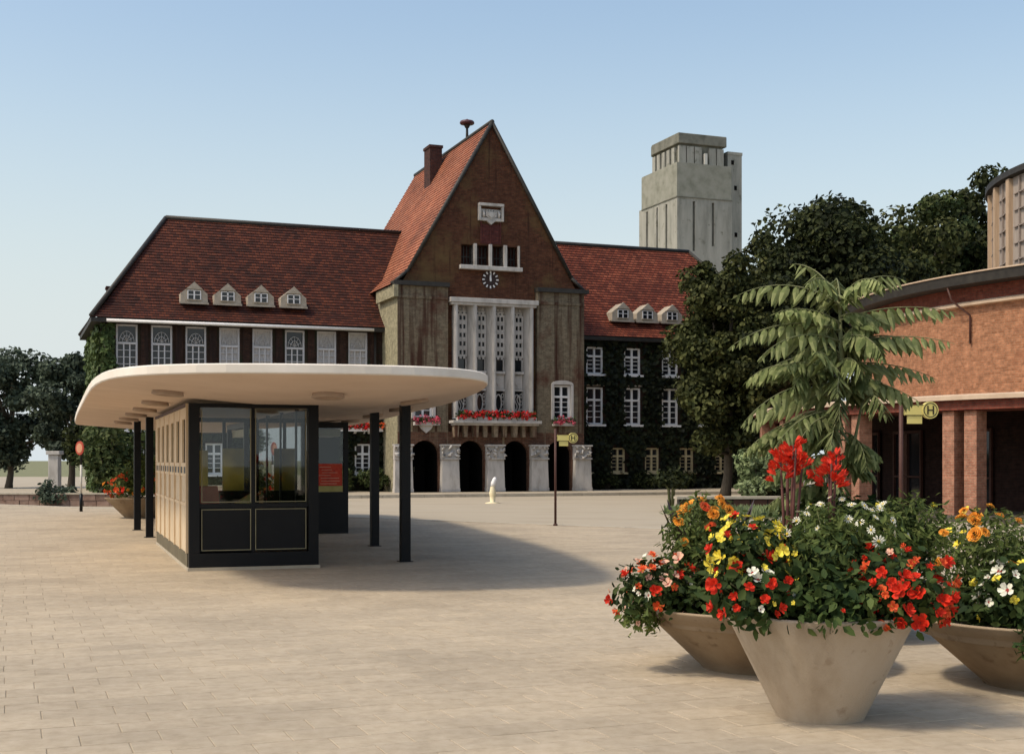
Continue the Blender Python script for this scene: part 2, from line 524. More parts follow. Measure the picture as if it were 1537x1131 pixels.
def leaf_arrays(P, N, size, aspect=.55, fold=.25, D=None, svar=.35):
    """one folded pointed leaf (two quads) per point P, facing N, pointing along D"""
    n = len(P)
    N = unit(N)
    if D is None:
        D = rng.normal(size=(n, 3))
    D = unit(D - N * (D * N).sum(1, keepdims=True))
    S = np.cross(N, D)
    L = (size * (1 + svar * rng.uniform(-1, 1, n)))[:, None]
    W = L * aspect * .5
    up = N * (W * fold)
    v = np.stack([P, P + D * L * .3 + S * W + up, P + D * L * .7 + S * W * .75 + up, P + D * L - up * .5, P + D * L * .7 - S * W * .75 + up, P + D * L * .3 - S * W + up], 1)
    i = np.arange(n)[:, None] * 6
    F = np.concatenate([i + np.array([[0, 1, 2, 3]]), i + np.array([[0, 3, 4, 5]])], 1).reshape(-1, 4)
    return v.reshape(-1, 3), F

def leaves(name, P, N, size, mat, parent=None, loc=None, **kw):
    V, F = leaf_arrays(P, N, size, **kw)
    return np_mesh(name, V, F, mat, parent, loc)

def ell_points(n, c, r, shell=.25, lower=-1.):
    d = unit(rng.normal(size=(n * 3, 3)))
    d = d[d[:, 2] > lower][:n]
    rad = 1 - shell * rng.random(len(d)) ** 1.5
    P = np.array(c) + d * np.array(r) * rad[:, None]
    N = unit(d / np.array(r))
    return P, N

# ------------------------------------------------------------------ the ground
GA = R(21.17)
gc, gs = math.cos(GA), math.sin(GA)
def grid(s, w):
    return (s * gc - w * gs, s * gs + w * gc)
def ungrid(x, y):
    return (x * gc + y * gs, -x * gs + y * gc)

def structure(o):
    o['kind'] = 'structure'
    return o

mb = MB(); mb.face([(-1500, -300, -.30), (1500, -300, -.30), (1500, 2600, -.30), (-1500, 2600, -.30)])
structure(mb.build('ground', 'earth'))
mb = MB(); mb.face([(-130, -40, -.14), (130, -40, -.14), (130, 135, -.14), (-130, 135, -.14)])
structure(mb.build('road', 'road'))
# plaza: edge runs from far left to near right
KA = (-70.0, 85.5); KB = (24.0, 15.2)
def kerb_y(x):
    return KA[1] + (x - KA[0]) * (KB[1] - KA[1]) / (KB[0] - KA[0])
mb = MB()
mb.prism([(-70, -30), (24, -30), KB, KA], -.2, -.0045)
plaza = structure(mb.build('plaza', 'joint'))
# individual slabs, in running bond on the same grid as the town hall
SL, SW, GAP = .44, .29, .0055
cells = []
s0, s1 = -26, 32
w0, w1 = -8, 56
nrow = int((w1 - w0) / SW)
for j in range(nrow):
    w = w0 + j * SW
    off = (SL * .5 if j % 2 else 0) + random.uniform(-.03, .03)
    for i in range(int((s1 - s0) / SL)):
        s = s0 + i * SL + off
        x, y = grid(s + SL / 2, w + SW / 2)
        if y < 5.2 or y > kerb_y(x) - .55 or abs(x) > y * .46 + 5.5 or x > 20:
            continue
        cells.append((x, y, s, w))
cells.sort(key=lambda c: (c[1] if (abs(c[0]) < c[1] * .405 + .3 and c[1] > 6.8) else 1e3 + c[1]))
pm = MB()
b = .003
def slab_verts(L, W):
    return ([(-L, -W, -.03), (L, -W, -.03), (L, W, -.03), (-L, W, -.03), (-L, -W, -b), (L, -W, -b), (L, W, -b), (-L, W, -b),
             (-L + b, -W + b, 0), (L - b, -W + b, 0), (L - b, W - b, 0), (-L + b, W - b, 0)],
            [(8, 9, 10, 11)] + [(i, (i + 1) % 4, 4 + (i + 1) % 4, 4 + i) for i in range(4)] + [(4 + i, 4 + (i + 1) % 4, 8 + (i + 1) % 4, 8 + i) for i in range(4)])
sv, sf = slab_verts(SL / 2 - GAP / 2, SW / 2 - GAP / 2)
first = None
for k, (x, y, s, w) in enumerate(cells[:300]):
    dz = random.uniform(-.0012, .0012)
    if first is None:
        pm.add(sv, sf)
        first = pm.build('paving_slab', 'paver', plaza)
        o = first
    else:
        o = dup(first)
    o.location = (x, y, dz); o.rotation_euler = (random.uniform(-.002, .002), random.uniform(-.002, .002), GA + random.uniform(-.004, .004))
rest = MB()
for (x, y, s, w) in cells[300:]:
    dz = random.uniform(-.0012, .0012)
    vv = []
    for (a, c, z) in sv[4:]:
        px, py = a * gc - c * gs, a * gs + c * gc
        vv.append((x + px, y + py, z + dz))
    rest.add(vv, [(4, 5, 6, 7)] + [(i, (i + 1) % 4, 4 + (i + 1) % 4, 4 + i) for i in range(4)])
rf = rest.build('paving_slab_field', 'paver', plaza)
rf['kind'] = 'stuff'
# kerb along the plaza edge
kd = Vector((KB[0] - KA[0], KB[1] - KA[1], 0)); klen = kd.length; kd.normalize(); kn = Vector((-kd.y, kd.x, 0))
mb = MB()
for i in range(int(klen)):
    a = Vector((*KA, 0)) + kd * (i + .008) ; e = Vector((*KA, 0)) + kd * (i + .992)
    mb.prism([(a - kn * .32).to_tuple()[:2], (e - kn * .32).to_tuple()[:2], (e + kn * .02).to_tuple()[:2], (a + kn * .02).to_tuple()[:2]], -.2, .004 + random.uniform(0, .004))
structure(mb.build('kerb', 'kerb'))

# ------------------------------------------------------------------ town hall (local frame: s along the front, w into the building)
P0 = (-.948, 66.0, 0)
def th_world(s, w, z=0):
    x, y = grid(s, w)
    return (P0[0] + x, P0[1] + y, z)
mb = MB()
mb.box(-30, 32, -4.0, 16, -.2, .0)
fp = structure(mb.build('pavement', 'road', loc=P0, rot=(0, 0, GA)))
mb = MB()
for i in range(62):
    mb.box(-30 + i + .008, -29.008 + i, -4.32, -4.0, -.2, .006)
structure(mb.build('front_kerb', 'kerb', loc=P0, rot=(0, 0, GA)))

TH = thing('town_hall', 'long brick town hall with steep red roofs and a tall pointed clock gable', 'building', P0, GA)

def holed(mb, w, s0, s1, z0, z1, holes, depth=.25, mat=0, rmat=None):
    """front wall in the plane y=w with rectangular openings and their reveals"""
    xs = sorted({s0, s1, *[h[0] for h in holes], *[h[1] for h in holes]})
    zs = sorted({z0, z1, *[h[2] for h in holes], *[h[3] for h in holes]})
    xs = [x for x in xs if s0 <= x <= s1]; zs = [z for z in zs if z0 <= z <= z1]
    for i in range(len(xs) - 1):
        run = None
        for j in range(len(zs) - 1):
            cx, cz = (xs[i] + xs[i + 1]) / 2, (zs[j] + zs[j + 1]) / 2
            inside = any(h[0] < cx < h[1] and h[2] < cz < h[3] for h in holes)
            if not inside:
                mb.face([(xs[i], w, zs[j]), (xs[i + 1], w, zs[j]), (xs[i + 1], w, zs[j + 1]), (xs[i], w, zs[j + 1])], mat)
    rm = mat if rmat is None else rmat
    for a, c, e, g in holes:
        d = w + depth
        mb.face([(a, w, e), (a, w, g), (a, d, g), (a, d, e)], rm)
        mb.face([(c, w, g), (c, w, e), (c, d, e), (c, d, g)], rm)
        mb.face([(a, w, g), (c, w, g), (c, d, g), (a, d, g)], rm)
        mb.face([(c, w, e), (a, w, e), (a, d, e), (c, d, e)], rm)

class Win:
    """a window: frame with bars, glass child, sill child; repeats share meshes"""
    def __init__(s, name, w, h, frame='white', kind='cross', glass='darkglass', sill=True, bar=.045):
        fw = .09
        m = MB()
        m.box(-w / 2, -w / 2 + fw, -.06, .05, 0, h); m.box(w / 2 - fw, w / 2, -.06, .05, 0, h)
        m.box(-w / 2 + fw, w / 2 - fw, -.06, .05, 0, fw); m.box(-w / 2 + fw, w / 2 - fw, -.06, .05, h - fw, h)
        t = h * .66
        if kind == 'cross':
            m.box(-w / 2 + fw, w / 2 - fw, -.075, .05, t - .055, t + .055)
            m.box(-.05, .05, -.065, .05, fw, t - .055); m.box(-.05, .05, -.065, .05, t + .055, h - fw)
            for k in (1, 2, 3):
                z = fw + (t - fw) * k / 4
                if k != 4:
                    m.box(-w / 2 + fw, -.05, -.03, .04, z - .016, z + .016); m.box(.05, w / 2 - fw, -.03, .04, z - .016, z + .016)
        elif kind == 'hall':
            m.box(-w / 2 + fw, w / 2 - fw, -.075, .05, t - .05, t + .05)
            for x in (-.14, .14):
                m.box(x - .03, x + .03, -.05, .05, fw, t - .05)
            for k in range(1, 5):
                z = fw + (t - fw) * k / 5
                m.box(-.11, .11, -.03, .04, z - .015, z + .015); m.box(-w / 2 + fw, -.17, -.03, .04, z - .015, z + .015); m.box(.17, w / 2 - fw, -.03, .04, z - .015, z + .015)
            # fan of bars and curls in the head
            for a in (25, 58, 90, 122, 155):
                p = Vector((math.cos(R(a)) * .36, -.02, t + .08 + math.sin(R(a)) * .52))
                m.tube([(0, -.02, t + .08), p], .016, 4)
            for r_ in (.2, .34):
                m.tube([(math.cos(R(a)) * r_, -.02, t + .08 + math.sin(R(a)) * r_ * 1.45) for a in range(0, 181, 20)], .017, 4)
        s.frame = m.build(name, frame, link=False)
        g = MB(); g.box(-w / 2 + .02, w / 2 - .02, .055, .075, .02, h - .02)
        s.glass = g.build('pane', glass, link=False)
        c = MB()
        n = 24
        for k in range(n):
            xa = -w / 2 + .09 + (w - .18) * k / n; xb = -w / 2 + .09 + (w - .18) * (k + 1) / n
            ya = .045 if k % 2 else .052; yb = .052 if k % 2 else .045
            zb = .09 if True else 0
            c.face([(xa, ya, zb), (xb, yb, zb), (xb, yb, h - .09), (xa, ya, h - .09)])
        s.curtain = c.build('curtain', 'curtain', link=False)
        s.sill = None
        if sill:
            q = MB(); q.box(-w / 2 - .1, w / 2 + .1, -.32, -.065, -.11, 0)
            s.sill = q.build('sill', frame, link=False)
        s.n = 0
    def put(s, x, w, z, curtain=False):
        f = s.frame.copy(); f.parent = TH; f.location = (x, w, z); col.objects.link(f)
        for ch in (s.glass, s.sill) + ((s.curtain,) if curtain else ()):
            if ch is not None:
                c = ch.copy(); c.parent = f; c.location = (0, 0, 0); col.objects.link(c)
        return f

W1 = 2.8      # plane of the wings
EAVE, RIDGE, RW = 8.4, 14.15, 7.5
# --- wings
up = [-17.68 + 1.621 * k for k in range(8)]
gl = [-17.3, -13.57, -9.83, -6.08]
holesL = [(x - .5, x + .5, 5.45, 8.1) for x in up] + [(x - .42, x + .42, .9, 2.42) for x in gl] + [(x - .42, x + .42, 3.05, 4.75) for x in gl]
mb = MB()
holed(mb, W1, -18.8, -5.05, 0, EAVE, holesL, .22)
mb.face([(-18.8, 12.2, 0), (-18.8, W1, 0), (-18.8, W1, EAVE), (-18.8, 12.2, EAVE)])
mb.face([(-5, 12.2, 0), (-18.8, 12.2, 0), (-18.8, 12.2, EAVE), (-5, 12.2, EAVE)])
o = mb.build('wing_wall', 'wallwing', TH)
upr = [6.95, 9.24, 11.59, 13.9, 16.2, 18.0][:5]
gr = [6.3, 8.36, 10.46, 12.64, 14.88, 17.0]
holesR = [(x - .5, x + .5, 6.3, 7.78) for x in upr] + [(x - .5, x + .5, 3.55, 5.58) for x in upr] + [(x - .43, x + .43, .93, 2.27) for x in gr]
mb = MB()
holed(mb, W1, 5.05, 18.8, 0, EAVE, holesR, .22)
mb.face([(18.8, W1, 0), (18.8, 12.2, 0), (18.8, 12.2, EAVE), (18.8, W1, EAVE)])
mb.face([(18.8, 12.2, 0), (5, 12.2, 0), (5, 12.2, EAVE), (18.8, 12.2, EAVE)])
mb.build('wing_wall', 'wallwing', TH)
# brown brick piers between the hall windows
mb = MB()
for k in range(9):
    x = -18.49 + 1.621 * k
    mb.box(x - .17, x + .17, W1 - .10, W1 - .002, 5.2, 8.2)
mb.build('wall_pier', Mbrick('pier_brick', (.028, .012, .009), (.048, .022, .014), (.028, .02, .016), stain=((.02, .012, .01), (4, 4, .2), .5)), TH)

hall = Win('window', 1.0, 2.65, 'hallwhite', kind='hall', sill=True)
for k, x in enumerate(up):
    hall.put(x, W1 + .12, 5.45, curtain=k in (3, 4, 6, 7))
smallL = Win('window', .84, 1.52); midL = Win('window', .84, 1.7)
for x in gl:
    smallL.put(x, W1 + .12, .9); midL.put(x, W1 + .12, 3.05)
upW = Win('window', 1.0, 1.48); midW = Win('window', 1.0, 2.03); gW = Win('window', .86, 1.34, 'cream_trim')
for x in upr:
    upW.put(x, W1 + .1, 6.3); midW.put(x, W1 + .1, 3.55)
for x in gr:
    gW.put(x, W1 + .1, .93)
# stone hoods over the middle windows of the right wing
for x in upr:
    mb = MB(); mb.box(x - .62, x + .62, W1 - .07, W1 - .003, 5.66, 5.74); mb.build('window_hood', 'stone', TH)

# --- roofs in real courses
def slope(mb, e0, e1, r1, r0, rows, lift=.035):
    """tile courses from eave e0-e1 up to ridge r0-r1 (outside seen with e0 left)"""
    e0, e1, r0, r1 = map(Vector, (e0, e1, r0, r1))
    n = (e1 - e0).cross(r0 - e0).normalized()
    t = (e1 - e0).normalized()
    for j in range(rows):
        a, c = j / rows, (j + 1) / rows
        p0, p1 = e0.lerp(r0, a), e1.lerp(r1, a)
        q0, q1 = e0.lerp(r0, c), e1.lerp(r1, c)
        l0, l1 = p0 + n * lift, p1 + n * lift
        U = lambda p: (p - e0).dot(t)
        if (q1 - q0).length < 1e-4:
            mb.face([l0, l1, q1], 0, [(U(l0), j), (U(l1), j), (U(q1), j + 1)])
        else:
            mb.face([l0, l1, q1, q0], 0, [(U(l0), j + .02), (U(l1), j + .02), (U(q1), j + .98), (U(q0), j + .98)])
        mb.face([p0, p1, l1, l0], 0, [(U(p0), j), (U(p1), j), (U(l1), j + .02), (U(l0), j + .02)])
def wing_roof(sgn, mat, name):
    mb = MB()
    E = 19.35; RE = 15.35; IN = 1.6; EF = W1 - .5; EB = 12.7; z0 = EAVE - .05
    # bell-cast foot, then the main slope
    for (ya, yb, face) in ((EF, RW, 'f'), (EB, RW, 'b')):
        m1 = .16
        ym = ya + (yb - ya) * m1; zm = z0 + (RIDGE - z0) * .115
        Em = E + (RE - E) * m1
        A = (sgn * E, ya, z0); B = (sgn * IN, ya, z0); Cm = (sgn * IN, ym, zm); D = (sgn * Em, ym, zm)
        Rr = (sgn * IN, yb, RIDGE); Rl = (sgn * RE, yb, RIDGE)
        q = [(A, B, Cm, D, 5), (D, Cm, Rr, Rl, 32)]
        for a, c, d, e, rows in q:
            if (sgn < 0) == (face == 'f'):
                slope(mb, a, c, d, e, rows)
            else:
                slope(mb, c, a, e, d, rows)
    a = (sgn * E, EB, z0); c = (sgn * E, EF, z0); r_ = (sgn * RE, RW, RIDGE)
    if sgn < 0:
        slope(mb, a, c, r_, r_, 37)
    else:
        slope(mb, c, a, r_, r_, 37)
    o = mb.build(name, mat, TH)
    k = MB()
    k.tube([(sgn * RE, RW, RIDGE + .02), (sgn * 2.2, RW, RIDGE + .02)], .13, 8)
    k.tube([(sgn * E, EF, z0 + .05), (sgn * RE, RW, RIDGE + .03)], .11, 8)
    k.tube([(sgn * E, EB, z0 + .05), (sgn * RE, RW, RIDGE + .03)], .11, 8)
    k.build('ridge_tiles', 'flashing', o)
    e = MB()
    e.box(min(sgn * E, sgn * 5.05), max(sgn * E, sgn * 5.05), EF + .02, W1, z0 - .22, z0 - .02)
    e.box(min(sgn * E, sgn * 18.8), max(sgn * E, sgn * 18.8), W1, EB, z0 - .22, z0 - .02)
    e.build('eaves_board', 'flashing', o)
    return o
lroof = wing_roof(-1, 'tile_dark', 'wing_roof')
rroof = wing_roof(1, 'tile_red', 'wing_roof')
mb = MB()
mb.tube([(-18.65, W1 - .58, EAVE - .20), (-5.65, W1 - .58, EAVE - .20)], .075, 8)
mb.build('gutter', 'white', TH)
for s_ in (-18.7, -5.45):
    mb = MB(); mb.tube([(s_, W1 - .1, EAVE - .3), (s_, W1 - .1, .1)], .06, 8)
    mb.build('downpipe', 'flashing', TH)

# --- dormers
def dormer_meshes():
    prof = [(-.66, 0), (.66, 0), (.64, .46), (.38, .68), (0, .98), (-.38, .68), (-.64, .46)]
    m = MB(); m.slab(prof, 0, .9)
    m.slab([(-.40, .66), (.40, .66), (0, 1.02)], -.10, -.002)
    m.box(-.36, .36, -.06, -.002, .12, .17)
    m.box(-.70, .70, -.05, -.002, -.06, .03)
    body = m.build('dormer', M('dormer_render', [(.29, .245, .185), (.40, .345, .275)], .85, 4, .15), link=False)
    g = MB(); g.box(-.33, .33, -.012, -.004, .17, .62)
    pane = g.build('pane', 'darkglass', link=False)
    q = MB(); q.box(-.33, -.28, -.04, -.013, .17, .62); q.box(.28, .33, -.04, -.013, .17, .62); q.box(-.035, .035, -.04, -.013, .17, .62); q.box(-.28, .28, -.04, -.013, .38, .41)
    q.box(-.28, .28, -.04, -.013, .58, .62)
    fr = q.build('window_frame', 'white', link=False)
    return body, pane, fr
db, dp, dfm = dormer_meshes()
for x, z in [(-14.5, 9.28), (-12.88, 9.28), (-11.24, 9.28), (-9.6, 9.28), (8.75, 9.3), (10.27, 9.3), (11.82, 9.3)]:
    d = dup(db, TH, (x, 2.98, z))
    dup(dp, d, (0, 0, 0)); dup(dfm, d, (0, 0, 0))

# --- gabled centre bay
Zc = 10.25            # top of the corner piers
APEX = 18.67
ARCH = [-3.62, -1.21, 1.21, 3.62]
AW, ASPR, ATOP = .72, 1.86, 2.58
mb = MB()
# ground storey with four round arches
cuts = [-5.05] + [v for a in ARCH for v in (a - AW, a + AW)] + [5.05]
for i in range(0, len(cuts), 2):
    mb.face([(cuts[i], 0, 0), (cuts[i + 1], 0, 0), (cuts[i + 1], 0, 3.0), (cuts[i], 0, 3.0)])
for a in ARCH:
    arc = [(a + AW * math.cos(R(t)), ASPR + (ATOP - ASPR) * math.sin(R(t))) for t in range(0, 181, 15)]
    mb.face([(a - AW, 0, 3.0)] + [(x, 0, z) for x, z in reversed(arc)] + [(a + AW, 0, 3.0)])
    path = [(a + AW, 0)] + arc + [(a - AW, 0)]
    for (xa, za), (xb, zb) in zip(path[:-1], path[1:]):
        mb.face([(xa, 0, za), (xb, 0, zb), (xb, .3, zb), (xa, .3, za)]); mb.face([(xa, .3, za), (xb, .3, zb), (xb, 2.6, zb), (xa, 2.6, za)], 1)  # inner part of the reveal painted black as shade
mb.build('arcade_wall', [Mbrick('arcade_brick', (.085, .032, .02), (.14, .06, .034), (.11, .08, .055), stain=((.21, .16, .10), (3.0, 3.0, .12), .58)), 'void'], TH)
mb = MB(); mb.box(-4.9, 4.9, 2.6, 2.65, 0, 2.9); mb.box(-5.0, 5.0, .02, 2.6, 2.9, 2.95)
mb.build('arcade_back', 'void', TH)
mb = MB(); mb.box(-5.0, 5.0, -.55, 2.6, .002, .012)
mb.build('arcade_floor', 'void', TH)  # floor blackened to paint in the arcade's shade
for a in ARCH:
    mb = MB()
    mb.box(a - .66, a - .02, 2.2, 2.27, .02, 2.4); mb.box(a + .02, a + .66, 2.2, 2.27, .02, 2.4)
    d = mb.build('door', 'void', TH)  # door leaves in the same painted shade
    mb = MB(); mb.tube([(a + .08, 2.17, 1.0), (a + .08, 2.17, 1.25)], .02, 6); mb.build('handle', 'brasstrim', d)

# corner piers with the small windows
sw = Win('window', .95, 1.75, kind='cross', sill=False)
for sg, (p, q), wx in ((-1, (-5.05, -2.42), -3.72), (1, (2.42, 5.05), 3.80)):
    mb = MB()
    holed(mb, 0, p, q, 3.0, Zc, [(wx - .48, wx + .48, 3.72, 5.48)], .3)
    inner = q if sg < 0 else p
    ys = [(inner, 0, 3.0), (inner, .35, 3.0), (inner, .35, Zc), (inner, 0, Zc)]
    mb.face(ys if sg < 0 else ys[::-1])
    mb.face([(p, 0, Zc), (q, 0, Zc), (q, 1.2, Zc), (p, 1.2, Zc)])
    mb.box(p - .0, q + .0, -.05, -.002, 9.62, 9.76)
    mb.build('corner_pier', 'khaki', TH)
    mb = MB(); mb.box(p - (.22 if sg < 0 else .05), q + (.22 if sg > 0 else .05), -.16, .5, Zc + .002, Zc + .22)
    mb.build('coping', 'flashing', TH)
    w = sw.put(wx, .16, 3.72)
    mb = MB()
    mb.box(-.62, -.475, -.24, -.06, -.05, 1.78); mb.box(.475, .62, -.24, -.06, -.05, 1.78)
    arc = [(.62 * math.cos(R(t)), 1.78 + .22 * math.sin(R(t))) for t in range(0, 181, 20)]
    mb.slab(arc, -.25, -.062)
    mb.build('surround', 'stone', w)
mb = MB()
holed(mb, .3, -2.42, 2.42, 3.0, Zc, [(-2.1, 2.1, 3.7, 9.52)], .5)
# gable
loggia = [(-1.62, -.98), (-.84, -.16), (-.02, .64), (.80, 1.42)]
holed(mb, .3, -1.85, 1.65, Zc, 12.9, [(a, c, 11.45, 12.52) for a, c in loggia], .55)
hw = lambda z: .575 * (APEX - z)
mb.face([(-hw(Zc), .3, Zc), (-1.85, .3, Zc), (-1.85, .3, 12.9), (-hw(12.9), .3, 12.9)])
mb.face([(1.65, .3, Zc), (hw(Zc), .3, Zc), (hw(12.9), .3, 12.9), (1.65, .3, 12.9)])
mb.face([(-hw(12.9), .3, 12.9), (hw(12.9), .3, 12.9), (0, .3, APEX)])
mb.build('gable_wall', 'brick', TH)
mb = MB(); mb.face([(hw(Zc), 13.5, 8), (-hw(Zc), 13.5, 8), (-hw(Zc), 13.5, Zc), (0, 13.5, APEX), (hw(Zc), 13.5, Zc)])
mb.build('rear_gable_wall', 'brick', TH)
mb = MB(); mb.box(-1.75, 1.55, .86, .9, 11.4, 12.6)
mb.build('loggia_back', Mbrick('loggia_brick', (.06, .02, .016), (.09, .03, .02), (.03, .02, .02)), TH)
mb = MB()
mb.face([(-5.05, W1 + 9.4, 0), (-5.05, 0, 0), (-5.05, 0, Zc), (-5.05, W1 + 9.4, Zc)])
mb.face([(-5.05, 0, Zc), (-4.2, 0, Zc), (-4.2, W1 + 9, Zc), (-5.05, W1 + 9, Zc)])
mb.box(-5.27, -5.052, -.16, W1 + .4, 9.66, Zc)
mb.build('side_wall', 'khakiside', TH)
mb = MB()
mb.face([(5.05, 0, 0), (5.05, W1 + 9.4, 0), (5.05, W1 + 9.4, Zc), (5.05, 0, Zc)])
mb.face([(4.2, 0, Zc), (5.05, 0, Zc), (5.05, W1 + 9, Zc), (4.2, W1 + 9, Zc)])
mb.build('side_wall', 'khaki', TH)
# steep gable roof with a kicked foot
mb = MB()
zf = Zc + .75
for sg in (-1, 1):
    foot = (sg * 5.35, Zc + .03); knee = (sg * (hw(zf) + .05), zf + .1)
    pts = [foot, knee, (0, APEX + .12)]
    for (xa, za), (xb, zb), rows in ((pts[0], pts[1], 4), (pts[1], pts[2], 40)):
        if sg < 0:
            slope(mb, (xa, 13.6, za), (xa, .14, za), (xb, .14, zb), (xb, 13.6, zb), rows)
        else:
            slope(mb, (xa, .14, za), (xa, 13.6, za), (xb, 13.6, zb), (xb, .14, zb), rows)
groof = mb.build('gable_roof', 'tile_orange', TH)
mb = MB()
for sg in (-1, 1):
    mb.tube([(sg * (hw(zf) + .0), .18, zf + .08), (0, .18, APEX + .10)], .10, 6)
    mb.tube([(sg * 5.3, .18, Zc + .05), (sg * (hw(zf) + .0), .18, zf + .08)], .09, 6)
mb.tube([(0, .14, APEX + .14), (0, 13.6, APEX + .14)], .12, 8)
mb.build('verge', 'flashing', groof)

# tall stone window group
MUL = [-2.02 + 1.02 * k for k in range(5)]
mb = MB()
for x in MUL:
    mb.box(x - .095, x + .095, -.10, .62, 3.72, 9.52)
    mb.box(x - .04, x + .04, -.14, -.102, 3.72, 9.52)
for a, c in zip(MUL[:-1], MUL[1:]):
    l, r_ = a + .095, c - .095
    mb.face([(r_, .0, 3.72), (r_ - .22, .62, 3.72), (r_ - .22, .62, 9.52), (r_, .0, 9.52)][::-1])
stonework = mb.build('window_mullions', 'stone', TH)
mb = MB(); mb.box(-2.36, 2.40, -.24, .6, 9.522, 9.76); mb.box(-2.28, 2.32, -.16, .3, 9.40, 9.518)
mb.build('lintel', 'stone', TH, bevel=.02)
gx = .61
def tall_panel(l, k):
    m = MB()
    r_ = l + gx
    y = .40
    # head with small ornaments
    m.box(l, r_, y, y + .08, 9.10, 9.16); m.box(l, r_, y + .1, y + .12, 9.16, 9.5)
    for q in range(3):
        m.box(l + .05 + q * .18, l + .14 + q * .18, y + .02, y + .098, 9.2, 9.34)
    # stone bars of the grille
    cw = gx / 3
    for q in range(4):
        x = l + q * cw
        m.box(x - .040, x + .040, y, y + .07, 6.84, 9.02)
    zz = [6.84 + (9.02 - 6.84) * q / 5 for q in range(6)]
    for z in zz:
        for q in range(3):
            m.box(l + q * cw + .041, l + (q + 1) * cw - .041, y + .004, y + .066, z - .11, z + .11)
    # frame of the square light, sill, panel with a small shield
    m.box(l, l + .05, y - .03, y + .07, 6.16, 6.75); m.box(r_ - .05, r_, y - .03, y + .07, 6.16, 6.75)
    m.box(l - .02, r_ + .02, y - .14, y + .07, 6.0, 6.13)
    m.box(l, r_, y + .02, y + .09, 5.22, 5.99)
    sh = [(l + .12, 5.9), (l + .12, 5.62), (l + gx / 2, 5.4), (r_ - .12, 5.62), (r_ - .12, 5.9)]
    m.slab(sh, y - .03, y + .018)
    m.box(l + .08, r_ - .08, y - .01, y + .017, 5.27, 5.34)
    m.box(l - .02, r_ + .02, y - .08, y + .07, 5.13, 5.215)
    # oval tracery
    cx, cz = l + gx / 2, 4.52
    m.tube([(cx + .17 * math.cos(R(t)), y, cz + .43 * math.sin(R(t))) for t in range(0, 361, 20)], .04, 6)
    for t in ((-.24, 4.9), (.24, 4.9), (-.24, 4.12), (.24, 4.12), (-.25, 4.52), (.25, 4.52)):
        m.tube([(cx + t[0] + .07 * math.cos(R(q)), y + .02, t[1] + .1 * math.sin(R(q))) for q in range(0, 361, 45)], .025, 5)
    if k in (0, 3):
        for q in (-.06, .07):
            m.tube([(cx + q + .07 * math.sin(R(a * 2)), y - .01, cz - .38 + a / 180 * .76) for a in range(0, 181, 20)], .03, 5)
    return m
for k, x in enumerate(MUL[:-1]):
    l = x + .095
    f = tall_panel(l, k).build('tall_window', 'stone', TH)
    g = MB(); g.box(l - .0, l + gx, .50, .52, 3.72, 9.1)
    g.build('pane', 'darkglass', f)
# balcony under it
mb = MB(); mb.box(-2.38, 2.38, -.72, -.003, 3.44, 3.58); mb.box(-2.28, 2.28, -.55, -.003, 3.34, 3.438)
bal = mb.build('balcony_slab', 'stone', TH, bevel=.015)
mb = MB()
for k in range(9):
    x = -2.1 + k * .525
    mb.slab([(x - .09, 2.75), (x + .09, 2.75), (x + .13, 3.335), (x - .13, 3.335)], -.42 if k % 2 == 0 else -.28, -.003)
mb.build('corbel', Mbrick('corbel_stone', (.20, .15, .10), (.26, .20, .14), (.2, .15, .1), stain=((.08, .035, .022), (4, 4, .2), .52)), TH)

# loggia stone, sill, crest, clock
mb = MB()
for a, c in zip(loggia[:-1], loggia[1:]):
    mb.box(a[1], c[0], .12, .86, 11.45, 12.56)
mb.box(1.42, 1.5, .12, .86, 11.45, 12.56)
mb.build('loggia_mullions', 'stone', TH)
mb = MB(); mb.box(-1.75, 1.62, .02, .30, 11.24, 11.45)
mb.build('loggia_sill', 'stone', TH, bevel=.02)
for a, c in loggia:
    mb = MB()
    for q in range(4):
        x = a + .06 + (c - a - .12) * q / 3
        mb.box(x - .02, x + .02, .62, .66, 11.45, 12.5)
    mb.box(a + .0, c, .60, .62, 11.9, 11.95)
    mb.build('baluster_grille', 'flashing', TH)
mb = MB()
mb.box(-.74, -.62, .10, .298, 13.75, 14.5); mb.box(.50, .62, .10, .298, 13.75, 14.5)
mb.box(-.74, .62, .06, .298, 14.5, 14.64); mb.box(-.62, .50, .14, .298, 13.75, 13.9)
mb.slab([(-.30, 13.75), (-.06, 13.56), (.18, 13.75)], .12, .298)
mb.box(-.62, .50, .24, .296, 13.9, 14.36)
cr = mb.build('stone_crest_frame', 'stone', TH, bevel=.012)
mb = MB()
mb.slab([(-.34, 14.22), (-.34, 13.98), (-.06, 13.80), (.22, 13.98), (.22, 14.22)], .12, .238)
mb.slab([(-.24, 14.17), (-.24, 14.02), (-.06, 13.90), (.12, 14.02), (.12, 14.17)], .08, .118)
for q in (-.46, .36):
    mb.tube([(q, .16, 13.92), (q + .03, .16, 14.1), (q - .02, .16, 14.28)], [.05, .07, .03], 6)
for q in range(4):
    mb.box(-.32 + q * .14, -.26 + q * .14, .14, .238, 14.23, 14.33)
mb.build('shield', 'stone', cr)
mb = MB()
mb.box(-.60, -.54, .21, .298, 12.6, 13.72); mb.box(-.09, -.03, .21, .298, 12.6, 13.55); mb.box(.44, .50, .21, .298, 12.6, 13.72)
mb.box(-.54, -.09, .27, .298, 12.6, 13.6); mb.box(-.03, .44, .27, .298, 12.6, 13.6)
mb.build('crest_console', Mbrick('console_brick', (.085, .022, .018), (.12, .03, .022), (.06, .03, .03)), TH)
CX, CZ = -.06, 10.78
mb = MB()
